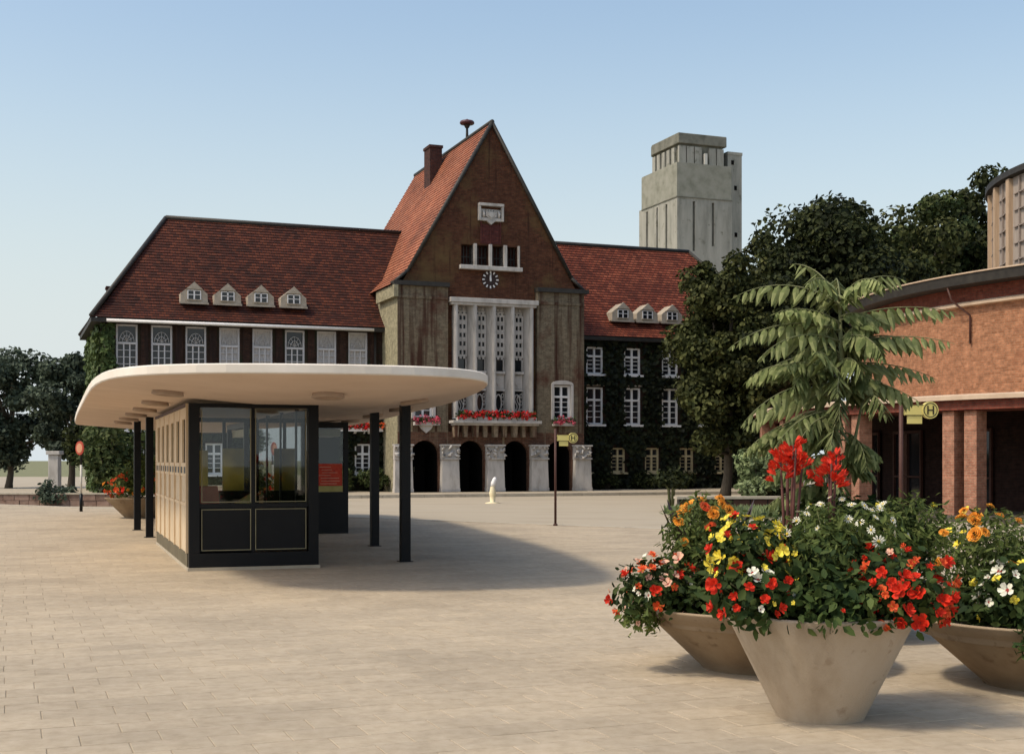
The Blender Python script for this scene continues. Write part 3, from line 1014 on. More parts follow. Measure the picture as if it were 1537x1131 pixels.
mb.slab([(.46 * math.cos(R(t)), .46 * math.sin(R(t))) for t in range(0, 360, 15)], -.03, .0)
clock = mb.build('clock', M('clock_dial', [(.025, .014, .011), (.04, .02, .016)], .6, 4), TH, (CX, .298, CZ))
mk = MB(); mk.slab([(-.026, .31), (.026, .31), (.036, .44), (-.036, .44)], -.055, -.031)
mk = mk.build('hour_mark', 'white', clock)
for k in range(1, 12):
    dup(mk, rot=(0, R(30 * k), 0))
mb = MB(); mb.slab([(-.05, -.06), (.05, -.06), (.045, .10), (.02, .24), (-.02, .24), (-.045, .10)], -.075, -.057); mb.build('hour_hand', 'white', clock, rot=(0, R(-4), 0))
mb = MB(); mb.slab([(-.03, -.09), (.03, -.09), (.012, .40), (-.012, .40)], -.095, -.077); mb.build('minute_hand', 'white', clock, rot=(0, R(2), 0))

# white stone piers of the arcade with carved heads
for k, x in enumerate((-4.84, -2.41, 0, 2.41, 4.84)):
    x += .02
    mb = MB()
    mb.prism([(x - .49, -.40), (x + .49, -.40), (x + .49, -.003), (x - .49, -.003)], 0, .18)
    mb.add([(x - .47, -.38, .18), (x + .47, -.38, .18), (x + .47, -.003, .18), (x - .47, -.003, .18), (x - .44, -.32, 1.62), (x + .44, -.32, 1.62), (x + .44, -.003, 1.62), (x - .44, -.003, 1.62)],
           [(0, 1, 5, 4), (1, 2, 6, 5), (3, 0, 4, 7), (4, 5, 6, 7)])
    pr = mb.build('stone_pier', 'stone', TH)
    mb = MB()
    mb.box(x - .46, x + .46, -.30, -.003, 1.622, 2.30)
    mb.box(x - .50, x + .50, -.42, -.003, 2.302, 2.38); mb.box(x - .48, x + .48, -.40, -.31, 1.63, 1.70)
    rr = random.Random(40 + k)
    for q in range(9):
        px, pz = x - .36 + .36 * (q % 3) + rr.uniform(-.07, .07), 1.8 + .19 * (q // 3) + rr.uniform(-.05, .05)
        pts = [(px + rr.uniform(-.13, .13), -.36 + rr.uniform(-.05, .02), pz + rr.uniform(-.12, .12)) for _ in range(4)]
        mb.tube(pts, [.05, .075, .065, .03], 6)
    mb.build('carved_head', 'stone', pr)

# chimneys and siren
mb = MB(); mb.box(-1.15, -.45, 7.0, 8.1, 16.6, 18.95); mb.box(-1.2, -.4, 6.95, 8.15, 18.952, 19.1)
mb.build('chimney', Mbrick('chimney_brick', (.05, .022, .018), (.08, .03, .02), (.04, .03, .03)), TH)
mb = MB(); mb.box(-18.15, -17.55, 9.4, 10.1, 8.6, 10.6); mb.box(-18.2, -17.5, 9.35, 10.15, 10.602, 10.72)
mb.build('chimney', bpy.data.materials['chimney_brick'], TH)
mb = MB()
mb.tube([(-.02, 4, 18.6), (-.02, 4, 19.55)], [.09, .06], 8)
mb.lathe([(.10, 19.40), (.16, 19.52), (.20, 19.56)], 16, c=(-.02, 4, 0))
sp = mb.build('siren', 'flashing', TH)
mb = MB(); mb.lathe([(.12, 0), (.36, .03), (.40, .08), (.38, .16), (.34, .20), (.10, .27), (.03, .31)], 20, c=(-.02, 4, 19.57))
mb.build('siren_head', M('siren_paint', [(.06, .025, .03), (.10, .04, .045)], .5, 4), sp)

# ------------------------------------------------------------------ ivy on the walls
def ivy(name, label, n, plane, holes, mat, size, zfun=None):
    """plane: (s0, s1, w, z0, z1) on the front, or ('end', s, w0, w1, z0, z1)"""
    if plane[0] == 'end':
        _, s_, a, c, z0, z1 = plane
        P = np.stack([np.full(n, s_) - rng.random(n) * .22 - .03, rng.uniform(a, c, n), z0 + (z1 - z0) * rng.random(n)], 1)
        N = np.array([-1., 0, .25])
    else:
        s0, s1, w, z0, z1 = plane
        P = np.stack([rng.uniform(s0, s1, n), w - .03 - rng.random(n) * .2, z0 + (z1 - z0) * rng.random(n)], 1)
        N = np.array([0., -1, .3])
        keep = np.ones(n, bool)
        for a, c, e, g in holes:
            keep &= ~((P[:, 0] > a - .1) & (P[:, 0] < c + .1) & (P[:, 2] > e - .02) & (P[:, 2] < g + .2))
        P = P[keep]
    if zfun is not None:
        P = P[zfun(P)]
    NN = N + rng.normal(size=P.shape) * .45
    D = np.array([0, 0, -1.]) + rng.normal(size=P.shape) * .6
    o = leaves(name, P, NN, size, mat, None, None, aspect=.9, fold=.2, D=D)
    o.location = P0; o.rotation_euler = (0, 0, GA)
    return tag(o, label, 'ivy', None, 'stuff')
ivy('ivy', 'dark ivy covering the right wing of the town hall between its white windows', 11000, (5.1, 18.8, W1, .1, 8.15), holesR, 'ivy', .24)
ivy('ivy', 'dark ivy over the ground storey of the left wing behind the kiosk', 7500, (-18.8, -5.1, W1, .1, 5.3), holesL, 'ivy', .24)
ivy('ivy', 'green ivy climbing the far left end wall of the town hall', 3200, ('end', -18.8, W1, 12.1, .1, 8.1), [], 'ivy_green', .26)
ivy('ivy', 'ivy fringe on the left corner beside the first tall hall window', 900, (-18.8, -18.0, W1, 5.2, 8.1), holesL, 'ivy_green', .2, lambda P: P[:, 0] < -18.15 - .3 * rng.random(len(P)))

# ------------------------------------------------------------------ geranium boxes
def flower_box(label, s, w, z, L, mat, group, n=150, hh=.32, mix=None, trough='stone'):
    x, y, zz = th_world(s, w, z)
    root = thing('flower_box', label, 'flower box', (x, y, zz), GA, group)
    m = MB(); m.box(-L / 2, L / 2, -.14, .14, 0, .17); m.build('trough', trough, root)
    P = np.stack([rng.uniform(-L / 2, L / 2, n), rng.uniform(-.22, .16, n), .1 + hh * rng.random(n)], 1)
    leaves('foliage', P, rng.normal(size=P.shape) + np.array([0, -.6, .8]), .11, 'bed_leaf', root, aspect=.9)
    nb = int(L * 26)
    m = MB()
    vs, fs, ms = [], [], []
    Pb = np.stack([rng.uniform(-L / 2 - .03, L / 2 + .03, nb), -.12 - .16 * rng.random(nb), .10 + (hh + .05) * rng.random(nb)], 1)
    PP, NN = [], []
    for p in Pb:
        d, nn = ell_points(12, p, (.075, .07, .065), .2)
        PP.append(d); NN.append(nn)
    PP = np.concatenate(PP); NN = np.concatenate(NN)
    o = leaves('blossoms', PP, NN, .06, mat, root, aspect=1.0, fold=.1)
    o['kind'] = 'stuff'
    return root
for s_, lab in ((-1.62, 'leftmost red geranium box on the balcony under the tall stone window'), (-.54, 'red geranium box second from the left on the balcony under the tall stone window'),
                (.54, 'red geranium box third from the left on the balcony under the tall stone window'), (1.62, 'rightmost red geranium box on the balcony under the tall stone window')):
    flower_box(lab, s_, -.50, 3.582, 1.0, 'f_geranium', 'geranium boxes on the balcony')
flower_box('pink geranium box under the small window right of the arches', 3.80, -.16, 3.36, 1.15, 'f_magenta', 'geranium boxes under the small windows')
flower_box('pink geranium box on a white bracket left of the arches', -3.6, -.16, 3.32, 1.3, 'f_magenta', 'geranium boxes under the small windows')
flower_box('red geranium box on the left wing wall left of the second kiosk post', -6.75, 2.4, 3.05, 1.5, 'f_geranium', 'geranium boxes on the left wing', trough='white')
flower_box('orange red geranium box on the left wing next to the corner pier', -5.55, 2.4, 3.05, .8, 'f_orange', 'geranium boxes on the left wing', trough='white')
mb = MB(); mb.slab([(-.35, .36), (-.25, .2), (0, 0), (.25, .2), (.35, .36)], -.14, -.003); mb.slab([(-.3, .36), (.3, .36), (.3, .4), (-.3, .4)], -.25, -.003)
for sx in (-3.6, 3.8):
    mb.build('flower_bracket', 'stone', TH, (sx, 0, 2.94)) if sx < 0 else None

# ------------------------------------------------------------------ water tower
TW = thing('water_tower', 'grey concrete water tower rising behind the right wing of the town hall', 'tower', (16.53, 130, 0), GA)
def chamfer_poly(x0, x1, y0, y1, ch_bl=.0, ch=.5):
    return [(x0, y0), (x1 - .12, y0), (x1, y0 + .12), (x1, y1), (x0 + ch * 1.6, y1), (x0 + ch * .45, y1 - ch * .45), (x0, y1 - ch * 1.6)]
mb = MB()
def strips_face(mb, L, z0, z1, strips, axis, depth=.28):
    """a face along s (axis 's', at y=0) or along w (axis 'w', at x=0) with tall recessed strips"""
    if axis == 's':
        holed(mb, 0, 0, L, z0, z1, strips, depth)
        for a, c, e, g in strips:
            mb.face([(a, depth, e), (c, depth, e), (c, depth, g), (a, depth, g)], 1)
    else:
        t = MB(); holed(t, 0, 0, L, z0, z1, strips, depth)
        for a, c, e, g in strips:
            t.face([(a, depth, e), (c, depth, e), (c, depth, g), (a, depth, g)], 1)
        for f, mt in zip(t.f, t.m):
            # x -> -y direction swap: local (x, y, z) -> (y, L - x, z)
            mb.face([(t.v[i][1], L - t.v[i][0], t.v[i][2]) for i in f], mt)
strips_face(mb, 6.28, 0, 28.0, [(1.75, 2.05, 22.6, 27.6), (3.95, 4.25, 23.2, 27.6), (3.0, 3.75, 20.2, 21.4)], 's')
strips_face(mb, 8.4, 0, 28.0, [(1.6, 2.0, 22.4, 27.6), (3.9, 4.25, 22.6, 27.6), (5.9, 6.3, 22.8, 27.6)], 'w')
mb.face([(6.28, 0, 0), (6.28, 8.4, 0), (6.28, 8.4, 28), (6.28, 0, 28)])
mb.face([(6.28, 8.4, 0), (0, 8.4, 0), (0, 8.4, 28), (6.28, 8.4, 28)])
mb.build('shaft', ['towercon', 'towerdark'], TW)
mb = MB(); mb.prism(chamfer_poly(-.04, 6.32, -.04, 8.44, ch=.5), 28.0, 31.4)
mb.build('tank_storey', ['towerdark'], TW) if False else mb.build('tank_storey', M('tank_concrete', [(.16, .158, .12), (.24, .235, .19), (.29, .28, .235)], .92, .8, .3, 8), TW)
mb = MB(); mb.prism(chamfer_poly(-.09, 6.37, -.09, 8.49, ch=.5), 27.92, 27.998)
mb.build('string_course', 'towerdark', TW)
mb = MB()
mb.prism(chamfer_poly(.35, 5.95, .35, 7.3, ch=.7), 33.45, 34.5)
mb.build('parapet', 'towerdark', TW, bevel=.08)
mb = MB(); mb.prism(chamfer_poly(.7, 5.6, .7, 6.9, ch=.7), 31.4, 33.45)
mb.build('lantern_core', 'towerdark', TW)
pier = MB()
xs = [.45, 1.35, 2.25, 3.9, 4.8]
for x in xs:
    pier.box(x, x + .78, .42, .698, 31.41, 33.2)
for q in range(5):
    y = 1.4 + q * 1.05
    pier.box(.42, .698, y, y + .62, 31.41, 33.2)
pier.build('lantern_pier', 'towercon', TW)
mb = MB(); mb.box(3.3, 3.62, .3, .68, 31.4, 32.6); mb.build('lantern_window', 'polewhite', TW)
mb = MB()
mb.box(6.39, 8.05, 1.0, 3.4, 0, 32.9); mb.box(6.35, 8.1, .95, 3.45, 32.902, 33.2)
tt = mb.build('stair_turret', 'towercon', TW)
mb = MB()
for z, x in ((29.3, 7.15), (31.9, 6.8), (24.5, 7.2)):
    mb.box(x, x + .3, .96, .998, z, z + .45)
mb.build('turret_window', 'void', tt)

# ------------------------------------------------------------------ round brick hall on the right
HC = (27.7, 47.6)
HL = thing('round_hall', 'round orange brick hall with a columned walk and a timbered drum on its roof', 'building', (*HC, 0))
def ring(mb, r0, z0, r1, z1, a0=0, a1=360, step=4, mat=0, uvm=True, inward=False):
    n = int((a1 - a0) / step)
    for k in range(n):
        a, c = R(a0 + k * step), R(a0 + (k + 1) * step)
        p = [(r0 * math.cos(a), r0 * math.sin(a), z0), (r0 * math.cos(c), r0 * math.sin(c), z0), (r1 * math.cos(c), r1 * math.sin(c), z1), (r1 * math.cos(a), r1 * math.sin(a), z1)]
        L = math.hypot(z1 - z0, r1 - r0)
        uv = [(a * r0, z0), (c * r0, z0), (c * r0, z0 + L), (a * r0, z0 + L)]
        if inward:
            p = p[::-1]; uv = uv[::-1]
        mb.face(p, mat, uv)
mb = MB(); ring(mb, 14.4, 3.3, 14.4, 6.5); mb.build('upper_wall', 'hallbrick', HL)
mb = MB(); ring(mb, 14.35, 0, 14.35, 3.3); mb.build('lower_wall', Mbrick('shaded_brick', (.025, .011, .009), (.04, .018, .013), (.03, .02, .016)), HL)  # brick darkened, the covered walk's shade put into its colour
mb = MB(); ring(mb, 14.42, 6.67, 14.42, 7.15); mb.build('frieze', 'halldark', HL)
mb = MB(); ring(mb, 14.4, 6.5, 14.6, 6.52); ring(mb, 14.6, 6.52, 14.6, 6.60); ring(mb, 14.6, 6.60, 14.4, 6.68); mb.build('cornice', 'hallstone', HL)
mb = MB()
ring(mb, 14.4, 7.12, 15.0, 7.14); ring(mb, 15.0, 7.14, 15.05, 7.44); ring(mb, 15.05, 7.44, 9.4, 8.2)
mb.build('roof', 'flashing', HL)
mb = MB(); ring(mb, 15.03, 7.445, 15.09, 7.45); ring(mb, 15.09, 7.45, 15.09, 7.49); ring(mb, 15.09, 7.49, 14.95, 7.495); mb.build('roof_edge', 'hallstone', HL)
mb = MB()
ring(mb, 18.55, 3.30, 18.55, 3.42); ring(mb, 18.55, 3.42, 18.45, 3.46)
ring(mb, 18.45, 3.46, 14.4, 3.50)
mb.build('walk_roof', 'hallstone', HL)
mb = MB(); ring(mb, 14.4, 3.12, 18.0, 3.12, inward=False); ring(mb, 17.7, 2.98, 17.7, 3.12, inward=True); ring(mb, 18.40, 3.02, 18.40, 3.30); ring(mb, 17.7, 2.98, 18.40, 3.0)
ring(mb, 18.40, 3.29, 18.55, 3.30)
mb.build('walk_beam', 'halldark', HL)
mb = MB(); mb.box(-.24, .24, -.20, .20, 0, 3.0)
p0 = None
for k in range(-3, 8):
    for d in (-1.15, 1.15):
        ph = 201.0 + 14.2 * (k) + d
        if not 140 < ph < 280: continue
        x, y = 18.05 * math.cos(R(ph)), 18.05 * math.sin(R(ph))
        if p0 is None:
            p0 = mb.build('pier', Mbrick('pier_orange_brick', (.28, .12, .075), (.36, .17, .11), (.3, .18, .12), bump=.4), HL)
            o = p0
        else:
            o = dup(p0)
        o.location = (x, y, 0); o.rotation_euler = (0, 0, R(ph))
mb = MB(); mb.prism([(18.9 * math.cos(R(t)), 18.9 * math.sin(R(t))) for t in range(0, 360, 5)], -.2, .02)
mb.build('walk_floor', 'darkfloor', HL)
wd = None
for k, ph in enumerate(range(166, 270, 13)):
    x, y = 14.39 * math.cos(R(ph)), 14.39 * math.sin(R(ph))
    mb = MB()
    mb.box(.002, .09, -.95, -.87, .02, 2.6); mb.box(.002, .09, .87, .95, .02, 2.6); mb.box(.002, .09, -.87, .87, 2.5, 2.6); mb.box(.002, .09, -.04, .04, .02, 2.5)
    mb.box(.002, .08, -.87, -.04, 1.0, 1.06); mb.box(.002, .08, .04, .87, 1.0, 1.06)
    if wd is None:
        wd = mb.build('glazed_door', 'rust', HL, (x, y, 0), (0, 0, R(ph)))
        g = MB(); g.box(-.01, .004, -.87, .87, .02, 2.5); wg = g.build('pane', 'darkglass', wd)
    else:
        d2 = dup(wd, None, (x, y, 0), (0, 0, R(ph))); dup(wg, d2)
# drum
mb = MB(); ring(mb, 9.5, 8.0, 9.5, 11.9, 90, 330, 4); ring(mb, 9.5, 8.0, 9.5, 11.9, -30, 90, 4); mb.build('drum_wall', 'greypanel', HL)
mb = MB(); ring(mb, 9.4, 11.82, 9.74, 11.88); ring(mb, 9.74, 11.88, 9.74, 12.1); ring(mb, 9.74, 12.1, 3, 13.2); mb.build('drum_roof', 'flashing', HL)
mb = MB(); mb.box(-.06, .16, -.13, .13, 8.1, 11.82)
first_p = None
for k in range(40):
    ph = k * 9 + 1.5
    x, y = 9.5 * math.cos(R(ph)), 9.5 * math.sin(R(ph))
    if not 120 < ph < 300: continue
    if first_p is None:
        first_p = mb.build('pilaster', 'timber', HL, (x, y, 0), (0, 0, R(ph)))
        g = MB()
        for q in range(1, 6): g.box(-.02, .05, .3, 1.2, 8.2 + q * .6, 8.24 + q * .6)
        g.box(-.02, .05, .72, .78, 8.2, 11.8)
        first_g = g.build('panel_rail', M('panel_rail_paint', [(.24, .195, .165), (.29, .235, .20)], .8, 4), first_p)
    else:
        o = dup(first_p, None, (x, y, 0), (0, 0, R(ph))); dup(first_g, o)
# downpipe with a bend on the brick wall
ph = R(204.5)
mb = MB()
def onwall(a, r_, z): return (r_ * math.cos(a), r_ * math.sin(a), z)
mb.tube([onwall(ph - .02, 14.95, 7.1), onwall(ph - .012, 14.9, 6.7), onwall(ph + .012, 14.46, 6.2), onwall(ph + .012, 14.46, 5.3)], .035, 6)
mb.build('downpipe', 'rust', HL)

# ------------------------------------------------------------------ waiting pavilion with its kiosk (own frame)
KA_ = R(19.2)
K0 = (-4.65, 18.7)
kc, ks = math.cos(KA_), math.sin(KA_)
def kw(s, w, z=0):
    return (K0[0] + s * kc - w * ks, K0[1] + s * ks + w * kc, z)
PV = thing('pavilion', 'flat cream pavilion roof with rounded corners on square black posts', 'pavilion', (*K0, 0), KA_)
outline = [(-1.37, 19.0), (-1.40, 12.0), (-1.38, 6.0), (-1.36, 1.5), (-1.33, -.6), (-1.24, -2.0), (-1.05, -2.85), (-.70, -3.42), (-.12, -3.86), (.6, -4.08), (1.1, -4.18), (1.8, -4.24), (2.37, -4.2), (2.8, -4.02), (3.15, -3.72), (3.45, -3.25), (3.68, -2.6), (3.95, -1.6), (4.22, -.3), (4.8, 3.0), (5.23, 7.2), (5.75, 12.0), (6.2, 17.0), (6.3, 19.4), (6.0, 20.8), (5.2, 21.8), (4.0, 22.3), (2.0, 22.3), (.4, 21.9), (-.7, 21.1), (-1.2, 20.2)]
def smooth(poly, it=2):
    for _ in range(it):
        q = []
        for i in range(len(poly)):
            a, c = poly[i], poly[(i + 1) % len(poly)]
            q += [(a[0] * .75 + c[0] * .25, a[1] * .75 + c[1] * .25), (a[0] * .25 + c[0] * .75, a[1] * .25 + c[1] * .75)]
        poly = q
    return poly
outl = smooth(outline, 1)
def inset(poly, d):
    n = len(poly); out = []
    for i in range(n):
        a, c = Vector(poly[i - 1]), Vector(poly[(i + 1) % n])
        t = (c - a).normalized(); nn = Vector((-t.y, t.x))
        out.append((poly[i][0] + nn.x * d, poly[i][1] + nn.y * d))
    return out
ZR = 2.60
def loops(mb, specs, closed=True, mat=0, sm=True):
    L = len(specs[0])
    V = [p for s_ in specs for p in s_]
    F = [(j * L + i, j * L + (i + 1) % L, (j + 1) * L + (i + 1) % L, (j + 1) * L + i) for j in range(len(specs) - 1) for i in range(L)]
    mb.add(V, F, mat, sm)
lift = lambda poly, z: [(x, y, z) for x, y in poly]
ctr = (2.2, 9.0)
shrink = lambda poly, kx, ky: [(ctr[0] + (x - ctr[0]) * kx, ctr[1] + (y - ctr[1]) * ky) for x, y in poly]
# outline is clockwise or not: make it counter-clockwise
ar = sum(outl[i][0] * outl[(i + 1) % len(outl)][1] - outl[(i + 1) % len(outl)][0] * outl[i][1] for i in range(len(outl)))
if ar < 0: outl = outl[::-1]
mb = MB()
rim = [lift(inset(outl, .012), ZR), lift(outl, ZR + .015), lift(outl, ZR + .105), lift(inset(outl, .02), ZR + .12), lift(inset(outl, .35), ZR + .13)]
loops(mb, rim, sm=False)
mb.face(lift(inset(outl, .35), ZR + .13))
roof = mb.build('roof_slab', 'kroof', PV)
mb = MB()
inn = shrink(outl, .36, .86)
loops(mb, [lift(inset(outl, .012), ZR), lift(shrink(outl, .66, .93), ZR - .10), lift(inn, 2.415)][::-1])
mb.face([(x, y, 2.415) for x, y in inn][::-1])
mb.build('soffit', 'soffit', roof)
def soffit_z(s, w):
    """height of the underside at a plan point, by its place between centre and rim"""
    best = 9
    lo, hi = .0, 1.2
    # scale at which the shrunk outline passes through the point (approximate by ray from the centre)
    import math as _m
    a = _m.atan2(w - ctr[1], s - ctr[0])
    d = _m.hypot(w - ctr[1], s - ctr[0])
    rr = 1e9
    n = len(outl)
    for i in range(n):
        p, q = outl[i], outl[(i + 1) % n]
        ux, uy = q[0] - p[0], q[1] - p[1]
        dx, dy = _m.cos(a), _m.sin(a)
        den = dx * uy - dy * ux
        if abs(den) < 1e-9: continue
        t = ((p[0] - ctr[0]) * uy - (p[1] - ctr[1]) * ux) / den
        k = ((p[0] - ctr[0]) * dy - (p[1] - ctr[1]) * dx) / den
        if t > 0 and -1e-6 <= k <= 1 + 1e-6: rr = min(rr, t)
    f = d / rr
    return f
dg = None
lampm = MB()
lampm.lathe([(.20, -.0), (.215, -.05), (.19, -.065), (.165, -.05), (.15, -.004)], 20, cap=False)
lampc = MB(); lampc.lathe([(.001, -.012), (.075, -.010)], 20, cap=False)
bpy.context.view_layer.update()
sof = [o for o in col.objects if o.name == 'soffit'][0]
dg = None
for (s_, w_) in [(1.5, -2.64), (-.38, -1.13), (-.34, 1.9), (-.33, 4.7), (-.33, 7.5), (-.33, 10.3), (-.33, 13.1), (3.1, -.93), (3.75, 2.4), (4.1, 6.0), (4.5, 10), (4.9, 13.5)]:
    ok, hit, nrm, _ = sof.ray_cast(Vector((s_, w_, 1.0)), Vector((0, 0, 1)))
    z = hit.z if ok else 2.5
    if dg is None:
        dg = lampm.build('soffit_lamp', 'lampring', roof, (s_, w_, z + .004)); lc = lampc.build('lamp_lens', 'kbrown', None, link=False)
        o = dg
    else:
        o = dup(dg, None, (s_, w_, z + .004))
    lens = lc.copy(); lens.parent = o; col.objects.link(lens)
    q = nrm.to_track_quat('-Z', 'Y') if ok else None
    if ok:
        o.rotation_euler = (Vector((0, 0, -1)).rotation_difference(nrm if nrm.z < 0 else -nrm)).to_euler()
pm_ = MB(); pm_.box(-.075, .075, -.075, .075, 0, 2.50); pm_.box(-.11, .11, -.11, .11, 0, .012)
pp = None
for (s_, w_) in [(3.39, .73), (3.78, 4.5), (0.0, 8.68), (-.08, 11.67)]:
    if pp is None:
        pp = pm_.build('post', 'dark', PV, (s_, w_, 0), bevel=.006)
    else:
        dup(pp, PV, (s_, w_, 0))

# --- glazed kiosk under it
KI = thing('kiosk', 'glazed black and tan kiosk cabin under the left front of the pavilion roof', 'kiosk', (*K0, 0), KA_)
W, D, H = 1.88, 6.5, 2.42
mb = MB(); mb.box(-.02, W + .02, -.02, D, 0, .045); mb.build('concrete_base', 'kerb', KI)
mb = MB(); mb.box(.0, W, .0, D - .03, .046, .25); mb.build('plinth', ['dark'], KI)
mb = MB(); mb.box(-.012, -.001, .16, D - .05, .05, .25); mb.build('side_plinth', 'kplinth', KI)
for (x0, x1, y0, y1) in ((0, .15, 0, .15), (W - .15, W, 0, .15), (.0, .12, D - .15, D - .03), (W - .12, W, D - .15, D - .03)):
    mb = MB(); mb.box(x0, x1, y0, y1, .252, H); mb.build('corner_post', 'dark', KI)
XM = .92
mb = MB(); mb.box(XM - .022, XM + .022, .03, .09, .252, H - .06); mb.build('mullion', 'dark', KI)
mb = MB(); mb.box(.15, W - .15, .01, .13, H - .055, H); mb.box(.15, W - .15, .02, .12, .905, .965); mb.build('front_rail', 'dark', KI)
for (a, c) in ((.17, XM - .022), (XM + .022, W - .17)):
    mb = MB(); mb.box(a, c, .055, .075, .27, .90)
    p = mb.build('lower_panel', 'dark', KI)
    for (z0, z1, nm) in ((.285, .885, 'trim'), (.985, H - .07, 'trim')):
        t = MB(); e = .009
        t.box(a + .01, c - .01, .03, .054, z0, z0 + e); 
        if z0 < .5: t.box(a + .01, c - .01, .03, .054, z1 - e, z1)
        t.box(a + .01, a + .01 + e, .03, .054, z0 + e, z1 - e); t.box(c - .01 - e, c - .01, .03, .054, z0 + e, z1 - e)
        t.build('trim', 'brasstrim', p)
    g = MB(); g.box(a, c, .062, .068, .97, H - .06); g.build('glass_pane', 'glass', KI)
# left side: six bays of tan panels, louvres and glass reflections painted as brown strips
nb = 6
bw = (D - .30) / nb
for k in range(nb + 1):
    y = .15 + k * bw
    mb = MB(); mb.box(-.035, .03, y - .03, y + .03, .252, H); mb.build('side_post', 'kcream', KI)
mb = MB(); mb.box(-.04, .06, .15, D - .05, H - .05, H); mb.build('side_rail', 'rust', KI)
for k in range(nb):
    y0, y1 = .15 + k * bw + .03, .15 + (k + 1) * bw - .03
    mb = MB(); mb.box(-.01, .02, y0, y1, .252, .93); p = mb.build('side_panel', 'kpanel', KI)
    mb = MB(); mb.box(-.025, .02, y0, y1, .932, .975); mb.build('rail', 'kcream', p)
    mb = MB(); mb.box(-.005, .02, y0, y1, .977, 1.36); mb.build('upper_panel', 'kpanel', p)
    mb = MB(); mb.box(-.022, .02, y0, y1, 1.362, 1.56)
    v = mb.build('vent_box', 'kcream', KI)
    mb = MB(); mb.box(-.03, -.0225, y0 + .12, y0 + .34, 1.405, 1.5); mb.box(-.03, -.0225, y1 - .32, y1 - .12, 1.405, 1.5); mb.build('vent_slot', 'dark', v)
    mb = MB(); mb.box(.0, .015, y0, y0 + .45, 1.562, H - .052); b_ = mb.build('brown_glazing', 'kbrown', KI)
    mb = MB(); mb.box(.004, .009, y0 + .452, y1, 1.562, H - .052); mb.build('glass_pane', 'glass', KI)
    mb = MB(); mb.box(-.028, -.001, y0 + .0, y0 + .10, 1.562, H - .052); mb.box(-.028, -.001, y1 - .36, y1 - .0, 1.562, H - .052)
    mb.box(-.028, -.001, y0 + .10, y1 - .36, 2.2, H - .052)
    mb.build('frame', 'kcream', b_)
# right side dark glazing, rear glazing, ceiling, inside counter
mb = MB(); mb.box(W - .06, W - .02, .15, D - .15, .252, .40); mb.build('right_panel', 'dark', KI)
for k in range(5):
    y = .15 + k * (D - .3) / 4
    mb = MB(); mb.box(W - .06, W - .0, y - .03, y + .03, .401, H); mb.build('right_mullion', 'dark', KI)
g = MB(); g.box(W - .045, W - .038, .15, D - .15, .40, H - .04); g.build('glass_pane', 'glass', KI)
mb = MB(); mb.box(.12, W - .12, D - .10, D - .06, .252, .6); mb.box(.12, W - .12, D - .10, D - .06, 2.33, H)
for x in (.62, 1.25): mb.box(x - .03, x + .03, D - .11, D - .05, .601, 2.329)
mb.build('rear_frame', 'dark', KI)
mb = MB(); mb.box(.16, W - .16, 5.5, 6.0, .252, 1.02); mb.build('counter', 'dark', KI)
mb = MB(); mb.box(.16, 1.0, .5, .9, .252, .93); mb.build('counter', 'dark', KI)
for (x0, x1, z0, z1, y, m_) in ((.50, .88, 1.02, 1.78, 5.8, 'boardyellow'), (1.15, 1.55, 1.02, 1.82, 5.8, 'boardyellow')):
    mb = MB(); mb.box(x0, x1, y, y + .025, z0, z1); mb.box(x0 + .04, x0 + .07, y + .026, y + .2, z0, z1 - .1) if False else None
    tag(mb.build('notice_board', m_, None, (*K0, 0), (0, 0, KA_)), 'left yellow notice board standing on the counter inside the kiosk' if x0 < 1 else 'right yellow notice board standing on the counter inside the kiosk', 'board', 'boards inside the kiosk')
mb = MB()
mb.tube([(.40, 1.2, .25), (.40, 1.2, .75)], .03, 8); mb.box(.2, .6, 1.0, 1.4, .75, .8); mb.slab([(.2, .8), (.6, .8), (.56, 1.2), (.24, 1.2)], 1.36, 1.4)
tag(mb.build('chair', 'f_geranium' if False else 'signred', None, (*K0, 0), (0, 0, KA_), bevel=.01), 'red chair inside the kiosk behind the left front pane', 'chair')
mb = MB(); mb.add([(.72, .45, .935), (.98, .45, .935), (.98, .75, .935), (.72, .75, .935), (.95, .5, 1.10), (.9, .7, 1.06)], [(0, 1, 4), (1, 2, 5, 4), (2, 3, 5), (3, 0, 4, 5)])
tag(mb.build('paper_tent', 'yellow', None, (*K0, 0), (0, 0, KA_)), 'small yellow folded card on the counter behind the left front pane of the kiosk', 'card')

# --- dark display booth farther back on the right
BO = thing('display_booth', 'black glazed booth with a red poster right behind the kiosk', 'booth', kw(1.95, 8.8), KA_)
mb = MB(); mb.box(0, 2.25, 0, 3.0, 0, .9); mb.build('lower_body', 'dark', BO)
for x, y in ((0, 0), (2.15, 0), (0, 2.9), (2.15, 2.9), (1.38, 0)):
    mb = MB(); mb.box(x, x + .10, y, y + .10, .902, 2.42); mb.build('post', 'dark', BO)
mb = MB(); mb.box(0.101, 2.149, .0, .10, 2.30, 2.42); mb.box(.101, 2.149, 2.9, 3.0, 2.30, 2.42); mb.box(0, .1, .101, 2.899, 2.3, 2.42); mb.box(2.15, 2.25, .101, 2.899, 2.3, 2.42); mb.build('top_rail', 'dark', BO)
mb = MB(); mb.box(.11, 2.14, .3, 2.9, 2.12, 2.28); mb.build('inner_valance', 'brasstrim', BO)
mb = MB(); mb.box(.11, 2.14, .45, .5, .902, 2.1); mb.build('back_board', 'dark', BO)
g = MB(); g.box(.10, 2.15, .045, .052, .902, 2.30); g.build('glass_pane', 'glass', BO)
mb = MB(); mb.box(1.53, 2.12, .022, .04, 1.04, 1.52)
ps = mb.build('poster', 'redposter', BO)
mb = MB(); mb.box(1.51, 2.13, .018, .04, .91, 1.035); mb.build('poster_foot', 'yellow', ps)
